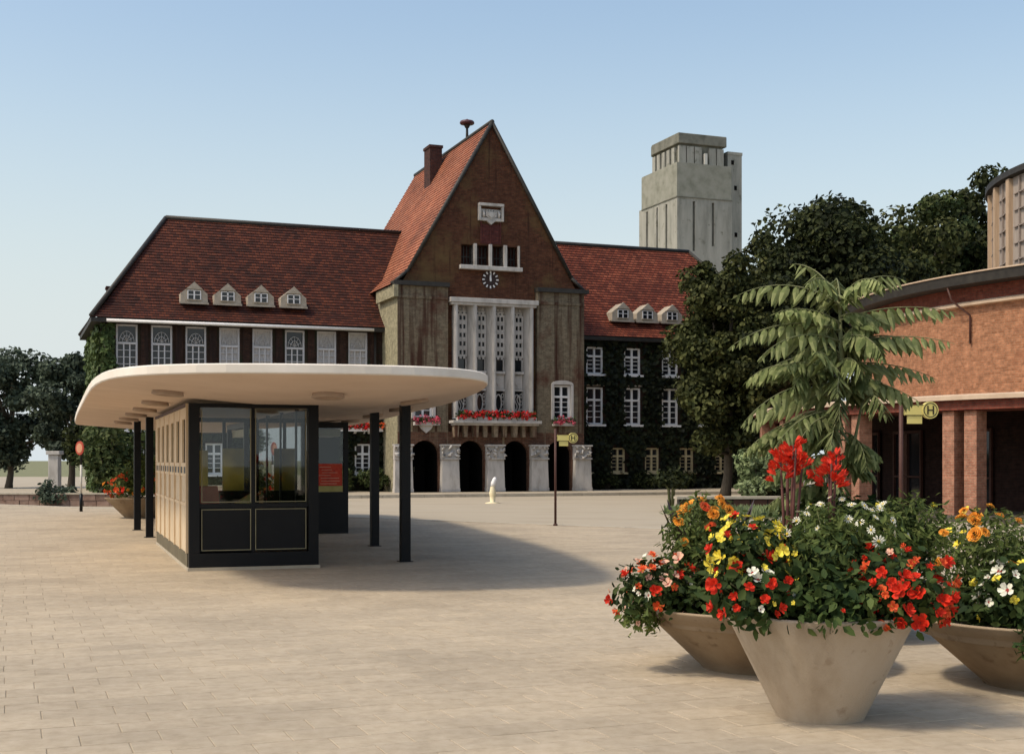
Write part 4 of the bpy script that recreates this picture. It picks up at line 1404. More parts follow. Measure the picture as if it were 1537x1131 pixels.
mb = MB()
rr = random.Random(5)
for q in range(7):
    z = 1.08 + q * .06
    x0 = 1.56 + rr.uniform(0, .12)
    mb.box(x0, x0 + rr.uniform(.2, .42), .018, .0215, z, z + .012)
mb.build('poster_strokes', 'f_pink', ps)

# ------------------------------------------------------------------ bus stop signs
def stop_sign(label, x, y, ztop, turn):
    r_ = thing('bus_stop_sign', label, 'sign', (x, y, 0), R(turn), 'bus stop signs')
    m = MB(); m.tube([(0, 0, 0), (0, 0, ztop)], .03, 10); m.tube([(0, 0, 0), (0, 0, .05)], [.06, .045], 10); m.build('pole', 'rust', r_)
    m = MB(); m.box(.045, .41, -.022, .022, ztop - .30, ztop - .14); m.tube([(0, 0, ztop - .27), (.06, 0, ztop - .27)], .012, 6); m.tube([(0, 0, ztop - .17), (.06, 0, ztop - .17)], .012, 6)
    p = m.build('name_plate', 'signyellow', r_, bevel=.004)
    m = MB()
    for z in (ztop - .30, ztop - .148): m.box(.048, .345, -.026, -.0225, z, z + .008)
    m.build('plate_edge', 'black', p)
    c = (.44, ztop - .22)
    m = MB(); m.slab([(c[0] + .125 * math.cos(R(t)), c[1] + .125 * math.sin(R(t))) for t in range(0, 360, 12)], -.034, .034)
    d = m.build('stop_disc', 'signyellow', r_)
    m = MB()
    n = 36
    for k in range(n):
        a, e = R(k * 10), R(k * 10 + 10)
        m.face([(c[0] + .108 * math.cos(a), -.0355, c[1] + .108 * math.sin(a)), (c[0] + .094 * math.cos(a), -.0355, c[1] + .094 * math.sin(a)), (c[0] + .094 * math.cos(e), -.0355, c[1] + .094 * math.sin(e)), (c[0] + .108 * math.cos(e), -.0355, c[1] + .108 * math.sin(e))][::-1])
    m.build('disc_ring', 'black', d)
    m = MB()
    m.box(c[0] - .052, c[0] - .032, -.039, -.0345, c[1] - .065, c[1] + .065); m.box(c[0] + .032, c[0] + .052, -.039, -.0345, c[1] - .065, c[1] + .065); m.box(c[0] - .032, c[0] + .032, -.039, -.0345, c[1] - .009, c[1] + .009)
    m.build('letter_h', 'black', d)
    m = MB(); m.box(.095, .32, -.015, .015, ztop - .42, ztop - .305); m.build('line_plate', 'signyellow', r_, bevel=.003)
    return r_
stop_sign('yellow bus stop sign with a ringed letter H in front of the round brick hall', 5.69, 19.0, 2.55, 8)
stop_sign('small yellow bus stop sign at the kerb in front of the rightmost arch', 1.06, 31.7, 2.36, 14)

NS = thing('round_sign', 'round faded red sign on a thin pale pole by the left bushes', 'sign', (-13.4, 40.4, 0), R(-38))
m = MB(); m.tube([(0, 0, .55), (0, 0, 1.45)], .035, 8); p = m.build('pole', 'polewhite', NS)
m = MB(); m.tube([(0, 0, 0), (0, 0, .55)], .05, 8); m.build('pole_foot', 'dark', p)
m = MB(); m.tube([(0, 0, 1.45), (0, 0, 2.1)], .03, 8); m.build('pole_head', 'dark', p)
m = MB(); m.slab([(.215 * math.cos(R(t)), 1.97 + .215 * math.sin(R(t))) for t in range(0, 360, 12)], -.06, -.032); d = m.build('sign_disc', 'signred', NS)
m = MB(); m.slab([(.15 * math.cos(R(t)), 1.97 + .15 * math.sin(R(t))) for t in range(0, 360, 12)], -.066, -.061); m.build('sign_face', 'signpink', d)

# slim cream post standing in for an unidentified pale shape before the arcade
FP = thing('cream_post', 'small cream post with a white leaning top in front of the middle arcade pier', 'cream_post', (-.78, 52.2, -.14))
m = MB(); m.lathe([(.30, 0), (.30, .03), (.10, .06), (.12, .30), (.14, .42), (.10, .58), (.085, .68)], 14); m.build('shaft', M('cream_post_paint', [(.66, .56, .34), (.74, .65, .44)], .7, 4), FP)
m = MB(); m.tube([(0, 0, .68), (.03, 0, .8), (.09, 0, .98), (.11, 0, 1.05)], [.085, .10, .085, .04], 10); m.build('leaning_top', 'white', FP)

# ------------------------------------------------------------------ trees
def tree(name, label, x, y, h, rad, mat, z0, trunk_r=.22, n=7000, size=.36, clumps=26, group=None, squash=1.0, base=-.2, clump_r=.33):
    r_ = thing(name, label, 'tree', (x, y, base), 0, group)
    rr = random.Random(int(abs(x) * 97 + y * 13))
    cz = (z0 + h) / 2; rz = (h - z0) / 2
    cs = []
    for k in range(clumps):
        for _ in range(40):
            v = Vector((rr.uniform(-1, 1), rr.uniform(-1, 1), rr.uniform(-1, 1)))
            if .35 < v.length < 1: break
        cs.append((Vector((v.x * rad * .84, v.y * rad * .84 * squash, cz + v.z * rz * .88)), rad * clump_r * rr.uniform(.5, 1.25)))
    m = MB()
    lean = rr.uniform(-.03, .03) * h
    top = Vector((lean, 0, cz + rz * .45))
    pts = [Vector((0, 0, 0)), Vector((lean * .2, 0, z0 * .5)), Vector((lean * .5, .05, z0 + .2)), Vector((lean * .8, 0, cz)), top]
    m.tube(pts, [trunk_r * 1.25, trunk_r, trunk_r * .85, trunk_r * .55, trunk_r * .2], 9)
    m.build('trunk', 'bark', r_)
    m = MB()
    for c, cr in cs[:14]:
        zz = max(z0 * .75, min(c.z - .25 * abs(c.x), cz))
        a = Vector((lean * .6, 0, zz * .8 + z0 * .15))
        mid = a.lerp(c, .55) + Vector((0, 0, -.1 * rad))
        m.tube([a, mid, c], [trunk_r * .42, trunk_r * .26, trunk_r * .08], 6)
    m.build('limb', 'bark', r_)
    PP, NN = [], []
    per = n // clumps
    for c, cr in cs:
        P, N = ell_points(per, c, (cr, cr, cr * .8), .45)
        PP.append(P); NN.append(N + np.array([0, 0, .2]))
    P, N = np.concatenate(PP), np.concatenate(NN)
    P = P[P[:, 2] > .15] if z0 < .5 else P
    N = N[:len(P)] if len(N) != len(P) else N
    N = N + rng.normal(size=N.shape) * .55
    leaves('crown', P, N, size, mat, r_, aspect=.7, fold=.3)
    return r_
tg = 'trees behind the round hall'
tree('broadleaf_tree', 'tall dark broad tree left of the round hall, behind the feathery sumac', 16.4, 66, 15.6, 4.7, 'leaf_dark', 4.5, .35, 25500, 0.27, 48, tg)
tree('broadleaf_tree', 'dark tree rising directly in front of the water tower foot', 13.0, 68.5, 14.6, 3.6, 'leaf_olive', 3.5, .3, 17000, 0.27, 38, tg)
tree('broadleaf_tree', 'brownish green tree showing over the roof of the round hall between two taller crowns', 21.5, 73, 16.4, 4.2, 'leaf_olive', 5, .3, 18700, 0.29, 40, tg)
tree('broadleaf_tree', 'light green tree peeking over the round hall roof, right of the broad dark crown', 25.2, 80, 18.6, 3.8, 'leaf_mid', 6, .3, 17000, 0.29, 36, tg)
tree('broadleaf_tree', 'dark tall tree beside the timbered drum of the round hall', 30.4, 82, 20.6, 4.0, 'leaf_dark', 6, .35, 18700, 0.30, 38, tg)
tree('broadleaf_tree', 'narrow olive tree hiding the right end of the town hall', 9.5, 58.0, 11.4, 2.6, 'leaf_olive', .8, .24, 23800, 0.21, 70, 'trees before the right wing', base=-.1)
tree('broadleaf_tree', 'dense dark tree right of the ground floor windows, in front of the colonnade end', 11.6, 57.2, 10.2, 2.7, 'leaf_dark', .6, .26, 22100, 0.23, 46, 'trees before the right wing', base=-.1)
tree('broadleaf_tree', 'bluish tree at the left edge beyond the end of the town hall', -25.8, 76, 7.9, 2.6, 'leaf_blue', .8, .22, 15300, 0.24, 34, 'trees beyond the left end')
tree('broadleaf_tree', 'dark bluish tree farthest left behind the pale gatepost', -31.0, 80, 8.8, 3.2, 'leaf_blue', .8, .22, 15300, 0.26, 34, 'trees beyond the left end')
tree('broadleaf_tree', 'low tree between the bluish tree and the ivied end wall', -22.6, 72, 5.0, 2.0, 'leaf_dark', .4, .18, 10200, 0.21, 26, 'trees beyond the left end')

def shrub(name, label, x, y, r, h, mat, n=1500, size=.12, group=None, base=0., stem=0., cat='shrub', clumps=12, aspect=.6):
    o = thing(name, label, cat, (x, y, base), 0, group)
    rr = random.Random(int(abs(x) * 51 + y * 7))
    PP, NN = [], []
    m = MB()
    for k in range(clumps):
        a = rr.uniform(0, 6.28); d = r * .7 * math.sqrt(rr.random())
        z = stem + (h - stem) * rr.uniform(.28, .82)
        c = (d * math.cos(a), d * math.sin(a), z)
        cr = min(r, (h - stem)) * rr.uniform(.25, .42)
        P, N = ell_points(n // clumps, c, (cr, cr, cr * .85), .5)
        PP.append(P); NN.append(N)
        m.tube([(c[0] * .15, c[1] * .15, 0), (c[0] * .3, c[1] * .3, max(stem, z * .5)), c], [.03, .022, .008] if not stem else [.03, .02, .008], 5)
    m.build('stem', 'greenbark' if stem else 'bark', o)
    P, N = np.concatenate(PP), np.concatenate(NN)
    k = P[:, 2] > .02
    leaves('foliage', P[k], N[k] + rng.normal(size=P[k].shape) * .5 + np.array([0, 0, .3]), size, mat, o, aspect=aspect)
    return o
shrub('shrub', 'large bush with sunlit green top under the left tip of the pavilion roof', -15.3, 50, 1.7, 3.3, 'leaf_mid', 3600, .19, base=-.14, clumps=26)
shrub('shrub', 'dark rounded bush behind the round red sign', -14.2, 52.5, 1.3, 2.3, 'leaf_dark', 2600, .18, base=-.14, clumps=18)
shrub('shrub', 'low pale bush in front of the pale gatepost', -17.2, 49.2, .9, 1.0, 'leaf_blue', 1400, .14, base=-.14)
for x, lab in ((-18.4, 'low dark bush nearest the left corner of the town hall'), (-15.9, 'second bush along the left wing wall from its outer corner'), (-12.2, 'bush under the left wing between the two black rear posts'), (-7.6, 'white flowering bush at the foot of the left wing wall beside the booth'), (-5.9, 'bush under the ground floor window next to the leftmost arcade pier')):
    X, Y, _ = th_world(x, 1.7)
    shrub('shrub', lab, X, Y, .95, 1.25, 'leaf_dark' if x < -13 else 'leaf_mid', 1100, .15, 'bushes along the left wing')
for x, lab in ((7.3, 'low dark bush under the first ground floor window right of the arcade'), (9.6, 'low bush between the second and third ground floor windows of the right wing'), (12.0, 'low bush under the ivied right wing nearest the trees')):
    X, Y, _ = th_world(x, 1.9)
    shrub('shrub', lab, X, Y, .9, .95, 'leaf_dark', 900, .15, 'bushes along the right wing')
shrub('standard_shrub', 'small dark standard shrub on a pale stem left of the low trough', 5.45, 44.5, .75, 1.5, 'leaf_dark', 1200, .14, base=-.14, stem=.75, cat='small tree')
shrub('shrub', 'pale silvery bush beside the left columns of the round hall', 8.3, 43.2, .95, 2.2, 'pale_leaf', 2200, .17, base=-.14, clumps=18)
shrub('shrub', 'dark green bush beneath the pale silvery bush', 8.6, 44.6, 1.0, 1.3, 'leaf_dark', 1400, .15, base=-.14)
# low trough with boards and its grassy bed
TR = thing('planting_trough', 'low brown boarded trough with a pale coping behind the left flower bowl', 'trough', (7.3, 41.6, -.14), R(4))
m = MB(); m.box(-2.1, 2.1, -.25, .25, .50, .58); m.build('coping', 'kerb', TR)
m = MB(); m.box(-2.0, 2.0, -.17, .2, 0.0, .499); m.build('core', 'dark', TR)
for k in range(7):
    m = MB(); x = -1.98 + k * .567
    m.box(x + .02, x + .545, -.20, -.172, .04, .48); m.build('board', M('trough_board', [(.06, .028, .018), (.10, .045, .028)], .8, 4, stretch=(1, 4, 4)) if k == 0 else bpy.data.materials['trough_board'], TR)
m = MB(); m.prism([(-2.6, -3.2), (2.9, -3.8), (3.2, -.5), (-2.3, -.4)], 0, .05); bed = structure(m.build('flower_bed', 'earth', loc=(7.3, 41.6, -.14)))
n = 5200
P = np.stack([rng.uniform(-2.5, 3.0, n), rng.uniform(-3.5, -.45, n), np.full(n, .04)], 1)
D = np.array([0, 0, 1.]) + rng.normal(size=P.shape) * .35
o = leaves('grass', P, rng.normal(size=P.shape) * np.array([1, 1, .1]), .26, 'pale_leaf', None, (7.3, 41.6, -.14), aspect=.2, D=D)
tag(o, 'pale feathery grass growing in the bed before the low trough', 'grass', None, 'stuff')
# pale gatepost and low wall at the left edge
GP = thing('gatepost', 'pale stone gatepost at the far left beside the dark bush', 'gatepost', (-18.3, 52.0, -.14))
m = MB(); m.box(-.2, .2, -.2, .2, 0, 1.95); m.build('shaft', 'stone', GP, bevel=.02)
m = MB(); m.prism([(-.27, -.27), (.27, -.27), (.27, .27), (-.27, .27)], 1.952, 2.1); m.build('cap', 'stone', GP, bevel=.02)
m = MB(); m.box(-.24, .24, -.24, .24, 0, .25); m.build('foot', 'stone', GP)
LW = thing('garden_wall', 'low reddish stone wall at the far left behind the round sign', 'wall', (-16.9, 49.0, -.14), R(-2))
rr = random.Random(3)
stm = M('wall_stone', [(.16, .095, .07), (.26, .18, .14)], .9, 4, .2, island=.2)
for row in range(2):
    x = -3.0 + .2 * row
    while x < 2.3:
        L = rr.uniform(.35, .6)
        m = MB(); m.box(x + .01, x + L - .01, -.16 + rr.uniform(-.015, .015), .16, row * .22 + .005, row * .22 + .215); m.build('stone', stm, LW)
        x += L
m = MB(); m.box(-3.05, 2.5, -.2, .2, .445, .50); m.build('coping', 'kerb', LW)
LB = thing('garden_wall', 'low pale border wall under the left wing, between round sign and rear posts', 'wall', th_world(-14.6, -.6), GA)
m = MB(); m.box(-2.6, 2.9, -.12, .12, 0, .36); m.build('wall_body', 'hallstone', LB)
m = MB(); m.box(-2.65, 2.95, -.16, .16, .362, .42); m.build('coping', 'kerb', LB)

# ------------------------------------------------------------------ concrete flower bowls
def bowl(label, x, y, r0, r1, h, group, mat='pot'):
    o = thing('flower_bowl', label, 'planter', (x, y, 0), 0, group)
    m = MB()
    prof = [(r0 * .97, 0), (r0, .02)]
    for k in range(1, 9):
        t = k / 8
        prof.append((r0 + (r1 - r0) * t, .02 + (h - .02) * t))
    prof += [(r1 + .002, h + .008), (r1 - .012, h + .016), (r1 - .05, h + .012), (r1 - .065, h - .03), (r1 - .11, h - .12)]
    m.lathe(prof, 72)
    # the lathe caps both ends; the upper cap is soil level
    b_ = m.build('bowl', mat, o)
    m = MB(); m.lathe([(0.001, h - .015), (r1 * .5, h - .02), (r1 - .068, h - .045)], 40, cap=False); m.build('soil', 'soil', o)
    return o

JIT = [random.Random(1)]
def petal_flower(name, mat, thr, n=5, cup=.28, ruf=.06, rt=.26, double=False):
    m = MB(); rj = JIT[0]
    # each petal: inner pair, middle pair, outer three points
    for k in range(n * (2 if double else 1)):
        inn = k >= n
        a = 2 * math.pi * (k + (.5 if inn else 0)) / n + rj.uniform(-.14, .14); w = math.pi / n * 1.08 * rj.uniform(.85, 1.1)
        sc = (.66 if inn else 1) * rj.uniform(.82, 1.08); up = (.16 if inn else 0) + rj.uniform(-.08, .12); tilt = rj.uniform(-.12, .3) + (.25 if inn else 0)
        def P(r, da, z): return (sc * r * math.cos(a + da), sc * r * math.sin(a + da), z + up + tilt * r + rj.uniform(-.03, .03))
        i0, i1 = P(.12, -w * .8, -.08), P(.12, w * .8, -.08)
        m0, m1 = P(.62, -w * .98, cup * .5), P(.62, w * .98, cup * .5 + ruf)
        o0, oc, o1 = P(.96, -w * .6, cup + ruf), P(1.03, 0, cup - ruf * .5), P(.95, w * .62, cup + ruf * .4)
        mc = P(.64, 0, cup * .38)
        m.face([i0, m0, mc], 0); m.face([i0, mc, i1], 0); m.face([i1, mc, m1], 0)
        m.face([m0, o0, oc, mc], 0); m.face([mc, oc, o1, m1], 0)
    m.lathe([(.001, .04), (rt * .6, .03), (rt, -.04)], 8, 1, cap=False)
    return m.build(name, [mat, thr], link=False).data

def pompom(name, mat, rows=5):
    m = MB(); rr = JIT[0]
    for j in range(rows):
        t = j / (rows - 1)
        n = int(16 - 9 * t); rad = 1 - .8 * t; z = .1 + .62 * t
        for k in range(n):
            a = 2 * math.pi * (k + .5 * (j % 2)) / n + rr.uniform(-.1, .1)
            w = math.pi / n * 1.15
            r0, r1 = rad * .45, rad * rr.uniform(.93, 1.05)
            p = lambda r, da, zz: (r * math.cos(a + da), r * math.sin(a + da), zz)
            m.face([p(r0, -w * .5, z - .2), p(r1, -w, z + .02 + rr.uniform(-.06, .08)), p(r1 * 1.04, 0, z - .05), p(r1, w, z + .05 + rr.uniform(-.06, .08)), p(r0, w * .5, z - .2)], 0)
    m.lathe([(.16, -.35), (.3, -.1), (.5, .05)], 8, 1, cap=False)
    return m.build(name, [mat, 'bed_leaf'], link=False).data

def daisy(name, mat):
    m = MB()
    for k in range(11):
        if JIT[0].random() < .08: continue
        a = 2 * math.pi * k / 11 + JIT[0].uniform(-.1, .1); w = .22
        p = lambda r, da, z: (r * math.cos(a + da), r * math.sin(a + da), z)
        m.face([p(.2, -w, 0), p(.75, -w * .8, .08), p(1, 0, .02), p(.75, w * .8, .08), p(.2, w, 0)], 0)
    m.lathe([(.001, .12), (.18, .09), (.26, 0)], 8, 1, cap=False)
    return m.build(name, [mat, 'throat'], link=False).data

def variants(fn, *args, **kw):
    out = []
    for k in range(4):
        JIT[0] = random.Random(100 + k)
        out.append(fn(*args, **kw))
    return out
FL = {
    'red': variants(petal_flower, 'red_flower', 'f_red', 'thr_dark', double=True), 'orange': variants(petal_flower, 'orange_flower', 'f_orange', 'throat', cup=.22, double=True),
    'yellow': variants(petal_flower, 'yellow_flower', 'f_yellow', 'throat', cup=.2, ruf=.09), 'white': variants(petal_flower, 'white_flower', 'f_white', 'thr_dark', cup=.3, rt=.34),
    'pink': variants(petal_flower, 'pink_flower', 'f_pink', 'thr_dark', cup=.3), 'daisy': variants(daisy, 'daisy_flower', 'f_white'), 'marigold': variants(pompom, 'marigold_flower', 'f_marigold'),
    'magold2': variants(pompom, 'marigold_flower', 'f_orange'),
}
NM = {'red': 'flower', 'orange': 'flower', 'yellow': 'flower', 'white': 'flower', 'pink': 'flower', 'daisy': 'flower', 'marigold': 'flower_head', 'magold2': 'flower_head'}

def clump(name, label, cat, base, c, r, leafmat, n, lsize, flowers, group=None, aspect=.55, front=-.25, upd=.2, stems=8, zmin=-.01):
    """one plant: stems from its root in the soil, a leafy mound, and its flower heads on the mound's skin.
    base: root point in the world; c, r: centre (from the root) and half-axes of the mound"""
    o = thing(name, label, cat, base, 0, group)
    rr = random.Random(sum(map(ord, label)))
    m = MB()
    for k in range(stems):
        d = Vector((rr.gauss(0, 1), rr.gauss(0, 1), rr.uniform(.2, 1))).normalized()
        e = Vector((c[0] + d.x * r[0] * .8, c[1] + d.y * r[1] * .8, c[2] + d.z * r[2] * .8))
        m.tube([(rr.uniform(-.03, .03), rr.uniform(-.03, .03), -.02), Vector((e.x * .45, e.y * .45, e.z * .6)), e], [.007, .005, .003], 5)
    m.build('stem', 'greenbark', o)
    P, N = ell_points(n, c, r, .75, -.75)
    P = P + rng.normal(size=P.shape) * .02
    k = P[:, 2] > zmin; P = P[k]; N = N[k]
    leaves('foliage', P, N * .8 + rng.normal(size=P.shape) * .55 + np.array([0, 0, .25]), lsize, leafmat, o, aspect=aspect)
    pts = []
    for kind, cnt, s0, s1 in flowers:
        mes = FL[kind]
        made = 0; tries = 0
        while made < cnt and tries < cnt * 60:
            tries += 1
            d = Vector((rr.gauss(0, 1), rr.gauss(front, .9), rr.gauss(upd, .75)))
            if d.length < .1: continue
            d.normalize()
            if d.z < -.55: continue
            q_ = rr.uniform(.84, 1.16)
            p = Vector((c[0] + d.x * r[0] * q_, c[1] + d.y * r[1] * q_, c[2] + d.z * r[2] * q_))
            s_ = rr.uniform(s0 * .62, s1)
            if any((p - q).length < (s_ + t) * .66 for q, t in pts): continue
            pts.append((p, s_))
            nrm = Vector((d.x / r[0], d.y / r[1], d.z / r[2])).normalized() + Vector((rr.uniform(-.8, .8), rr.uniform(-.8, .4), rr.uniform(-.3, .7)))
            q = nrm.to_track_quat('Z', 'Y')
            e = (q.to_matrix() @ Matrix.Rotation(rr.uniform(0, 6.28), 3, 'Z')).to_euler()
            sc = (s_ * rr.uniform(.85, 1.1), s_ * rr.uniform(.85, 1.1), s_ * rr.uniform(.8, 1.3))
            inst(NM[kind], rr.choice(mes), o, p, e, sc)
            made += 1
    return o

gb = 'concrete flower bowls on the plaza'
F0 = (1.925, 8.12); FH = .645
bowl('tall tapering concrete flower bowl in the foreground, nearest of all', *F0, .278, .585, FH, gb)
L0 = (1.86, 10.05); LH = .475
bowl('wide shallow concrete flower bowl behind the foreground bowl on its left', *L0, .40, .88, LH, gb, 'pot_shaded')
R0 = (3.78, 9.3); RH = .475
bowl('shaded wide flower bowl cut by the right edge of the picture', *R0, .40, .92, RH, gb, 'pot_shaded')
B0 = (3.02, 11.9); BH = .475
bowl('wide flower bowl hidden behind the foreground bowl, carrying the feathery sumac', *B0, .40, .84, BH, gb, 'pot_shaded')
X0 = (-10.3, 36.0)
bowl('distant dark flower bowl behind the two black posts left of the kiosk', *X0, .42, .95, .55, gb, 'pot_shaded')

def at(b, h, dx, dy): return (b[0] + dx, b[1] + dy, h - .03)
# --- foreground bowl
clump('begonia', 'scarlet begonia mass hanging over the right side of the foreground bowl', 'flowering plant', at(F0, FH, .32, -.12), (.10, -.16, .16), (.30, .32, .30), 'bed_leaf', 520, .075, [('red', 59, .040, .056), ('orange', 23, .036, .05), ('pink', 3, .03, .04)], 'flowering plants in the foreground bowl')
clump('pansy', 'yellow flowers clustered at the upper left of the foreground bowl', 'flowering plant', at(F0, FH, -.38, .02), (-.10, -.14, .42), (.27, .28, .20), 'bed_leaf', 380, .06, [('yellow', 44, .04, .054), ('red', 8, .034, .042)], 'flowering plants in the foreground bowl')
clump('petunia', 'red and white edged petunias at the left rim of the foreground bowl', 'flowering plant', at(F0, FH, -.36, -.16), (-.14, -.16, .16), (.25, .28, .24), 'bed_leaf', 480, .075, [('red', 23, .042, .056), ('white', 6, .042, .052), ('yellow', 5, .03, .036)], 'flowering plants in the foreground bowl')
clump('trailing_plant', 'dark leafy trailing plant over the middle front rim of the foreground bowl', 'plant', at(F0, FH, 0, -.22), (0.02, -.16, .08), (.36, .27, .22), 'bed_leaf', 900, .07, [('red', 4, .028, .034), ('yellow', 4, .018, .024)], 'flowering plants in the foreground bowl')
clump('daisy', 'white daisies in pale green foliage on top of the foreground bowl', 'flowering plant', at(F0, FH, .14, .16), (.04, .0, .50), (.40, .32, .24), 'fern_leaf', 1500, .06, [('daisy', 46, .026, .042)], 'flowering plants in the foreground bowl', aspect=.28, upd=.5)
clump('fern_plant', 'feathery green foliage between yellow and scarlet flowers of the foreground bowl', 'plant', at(F0, FH, -.02, -.02), (-.02, -.06, .34), (.24, .28, .26), 'fern_leaf', 1100, .055, [('yellow', 4, .02, .03)], 'flowering plants in the foreground bowl', aspect=.25)
clump('shrub', 'dark leafy mound in the middle of the foreground bowl', 'plant', at(F0, FH, 0, 0), (0, 0, .22), (.52, .50, .30), 'bed_leaf', 1500, .08, [], 'flowering plants in the foreground bowl')
def canna(label, b, h, dx, dy, hh, heads, leafs, seed, fs=1.0):
    o = thing('canna', label, 'flowering plant', at(b, h, dx, dy), 0, 'red cannas')
    rr = random.Random(seed)
    lm = None
    m = MB()
    tops = []
    for k in range(heads):
        a = rr.uniform(0, 6.28)
        e = Vector((.11 * math.cos(a) * rr.uniform(.2, 1), .08 * math.sin(a), hh * rr.uniform(.9, 1.0)))
        m.tube([(e.x * .2, e.y * .2, -.02), (e.x * .5, e.y * .5, e.z * .5), e], [.013, .011, .006], 7)
        tops.append(e)
    m.build('stem', 'maroon', o)
    # long pointed leaves
    for k in range(leafs):
        a = 2 * math.pi * k / leafs + rr.uniform(-.4, .4)
        z0 = hh * rr.uniform(.06, .32)
        L = rr.uniform(.34, .5); Wd = rr.uniform(.05, .075)
        lift_ = rr.uniform(.75, 1.1)
        m = MB(); pr = []
        n = 7
        d = Vector((math.cos(a), math.sin(a), 0)); sd = Vector((-d.y, d.x, 0))
        for j in range(n + 1):
            t = j / n
            p = Vector((0, 0, z0)) + d * (L * (t * .75)) + Vector((0, 0, L * (lift_ * t - .75 * t * t)))
            w = Wd * math.sin(math.pi * min(1, .06 + t * .94)) ** .7 * (1 - .15 * t) if j < n else 0.002
            pr.append((p + sd * w + Vector((0, 0, w * .35)), p, p - sd * w + Vector((0, 0, w * .35))))
        for (a0, a1, a2), (b0, b1, b2) in zip(pr[:-1], pr[1:]):
            m.add([a0, a1, b1, b0], [(0, 1, 2, 3)], 0, True); m.add([a1, a2, b2, b1], [(0, 1, 2, 3)], 0, True)
        m.build('leaf', 'canna_leaf', o)
    for e in tops:
        for q in range(9):
            z = e.z + .02 - q * .021 * fs; a = rr.uniform(0, 6.28); w_ = .012 + .032 * min(1, q / 5)
            p = (e.x + w_ * math.cos(a), e.y + w_ * math.sin(a), z)
            nrm = Vector((math.cos(a), math.sin(a), .7))
            eu = (nrm.to_track_quat('Z', 'Y').to_matrix() @ Matrix.Rotation(rr.uniform(0, 6.28), 3, 'Z')).to_euler()
            s_ = rr.uniform(.02, .033) * fs
            inst('blossom', CANNA, o, p, eu, (s_, s_ * rr.uniform(.7, 1), s_ * 1.5))
    return o
CANNA = petal_flower('canna_blossom', 'f_red', 'f_orange', n=5, cup=1.1, ruf=.4)
canna('left canna with the larger scarlet flower head above the foreground bowl', F0, FH, -.15, .22, 1.10, 6, 9, 3)
canna('right canna with the smaller scarlet flower head above the foreground bowl', F0, FH, .12, .24, 1.04, 3, 7, 8)

# --- left bowl
clump('petunia', 'salmon and red petunias spilling over the left end of the left bowl', 'flowering plant', at(L0, LH, -.55, -.2), (-.22, -.06, .16), (.32, .36, .26), 'bed_leaf', 700, .07, [('red', 7, .042, .056), ('orange', 20, .038, .05), ('pink', 20, .036, .046), ('white', 10, .036, .046)], 'flowering plants in the left bowl')
clump('petunia', 'scarlet petunias at the middle front of the left bowl', 'flowering plant', at(L0, LH, -.05, -.4), (.02, -.12, .20), (.32, .26, .24), 'bed_leaf', 600, .07, [('red', 27, .045, .06), ('pink', 5, .036, .046), ('white', 3, .036, .046)], 'flowering plants in the left bowl')
clump('marigold', 'bushy green marigold with orange pompoms crowning the left bowl', 'flowering plant', at(L0, LH, -.36, .05), (0.0, 0, .48), (.34, .34, .40), 'fern_leaf', 3400, .06, [('marigold', 13, .055, .075), ('magold2', 5, .05, .06)], 'flowering plants in the left bowl', aspect=.3, upd=1.3)
clump('shrub', 'dark leafy mound under the flowers of the left bowl', 'plant', at(L0, LH, 0, 0), (-.08, 0, .12), (.84, .74, .24), 'bed_leaf', 2400, .085, [], 'flowering plants in the left bowl')
clump('trailing_plant', 'pale trailing plant drooping from the left rim of the left bowl', 'plant', at(L0, LH, -.70, -.22), (-.18, -.03, -.02), (.16, .22, .16), 'fern_leaf', 380, .05, [('pink', 6, .022, .03), ('white', 3, .022, .028)], 'flowering plants in the left bowl', zmin=-.3)
def dark_canna(label, b, h, dx, dy, seed, n=5):
    o = thing('canna', label, 'plant', at(b, h, dx, dy), 0, 'purple leaved cannas')
    rr = random.Random(seed)
    for k in range(n):
        a = [math.pi * .95, .15, 2.3, 4.0, 5.4][k % 5] + rr.uniform(-.25, .25)
        d = Vector((math.cos(a), math.sin(a), 0)); sd = Vector((-d.y, d.x, 0))
        L = rr.uniform(.75, .95); m = MB(); pr = []
        for j in range(9):
            t = j / 8
            p = d * (L * .42 * t) + Vector((0, 0, L * (1.02 * t - .12 * t * t)))
            w = .06 * max(.03, math.sin(math.pi * min(1, max(0, t - .3) / .7 * .97 + .03))) if t > .3 else .012
            pr.append((p + sd * w + d * w * .4, p, p - sd * w + d * w * .4))
        for (a0, a1, a2), (b0, b1, b2) in zip(pr[:-1], pr[1:]):
            m.add([a0, a1, b1, b0], [(0, 1, 2, 3)], 0, True); m.add([a1, a2, b2, b1], [(0, 1, 2, 3)], 0, True)
        m.build('leaf', 'canna_leaf', o)
    return o
dark_canna('purple leaved canna standing up through the marigolds of the left bowl', L0, LH, -.32, .12, 5)

# --- right bowl
clump('marigold', 'green marigold bush with orange pompoms on the right bowl', 'flowering plant', at(R0, RH, -.3, .05), (0, 0, .44), (.42, .40, .36), 'fern_leaf', 2600, .06, [('marigold', 18, .05, .065), ('yellow', 12, .034, .044)], 'flowering plants in the right bowl', aspect=.3, upd=1.0)
clump('snapdragon', 'cream white flowers drooping at the front of the right bowl', 'flowering plant', at(R0, RH, -.36, -.42), (-.02, -.12, .22), (.28, .24, .26), 'bed_leaf', 620, .07, [('white', 17, .04, .052), ('yellow', 12, .036, .044), ('red', 3, .034, .04)], 'flowering plants in the right bowl')
clump('petunia', 'mixed red and yellow flowers on the right bowl at the picture edge', 'flowering plant', at(R0, RH, .12, -.38), (.05, -.1, .26), (.34, .26, .30), 'bed_leaf', 700, .07, [('red', 16, .042, .054), ('yellow', 13, .038, .046), ('magold2', 3, .04, .05)], 'flowering plants in the right bowl')
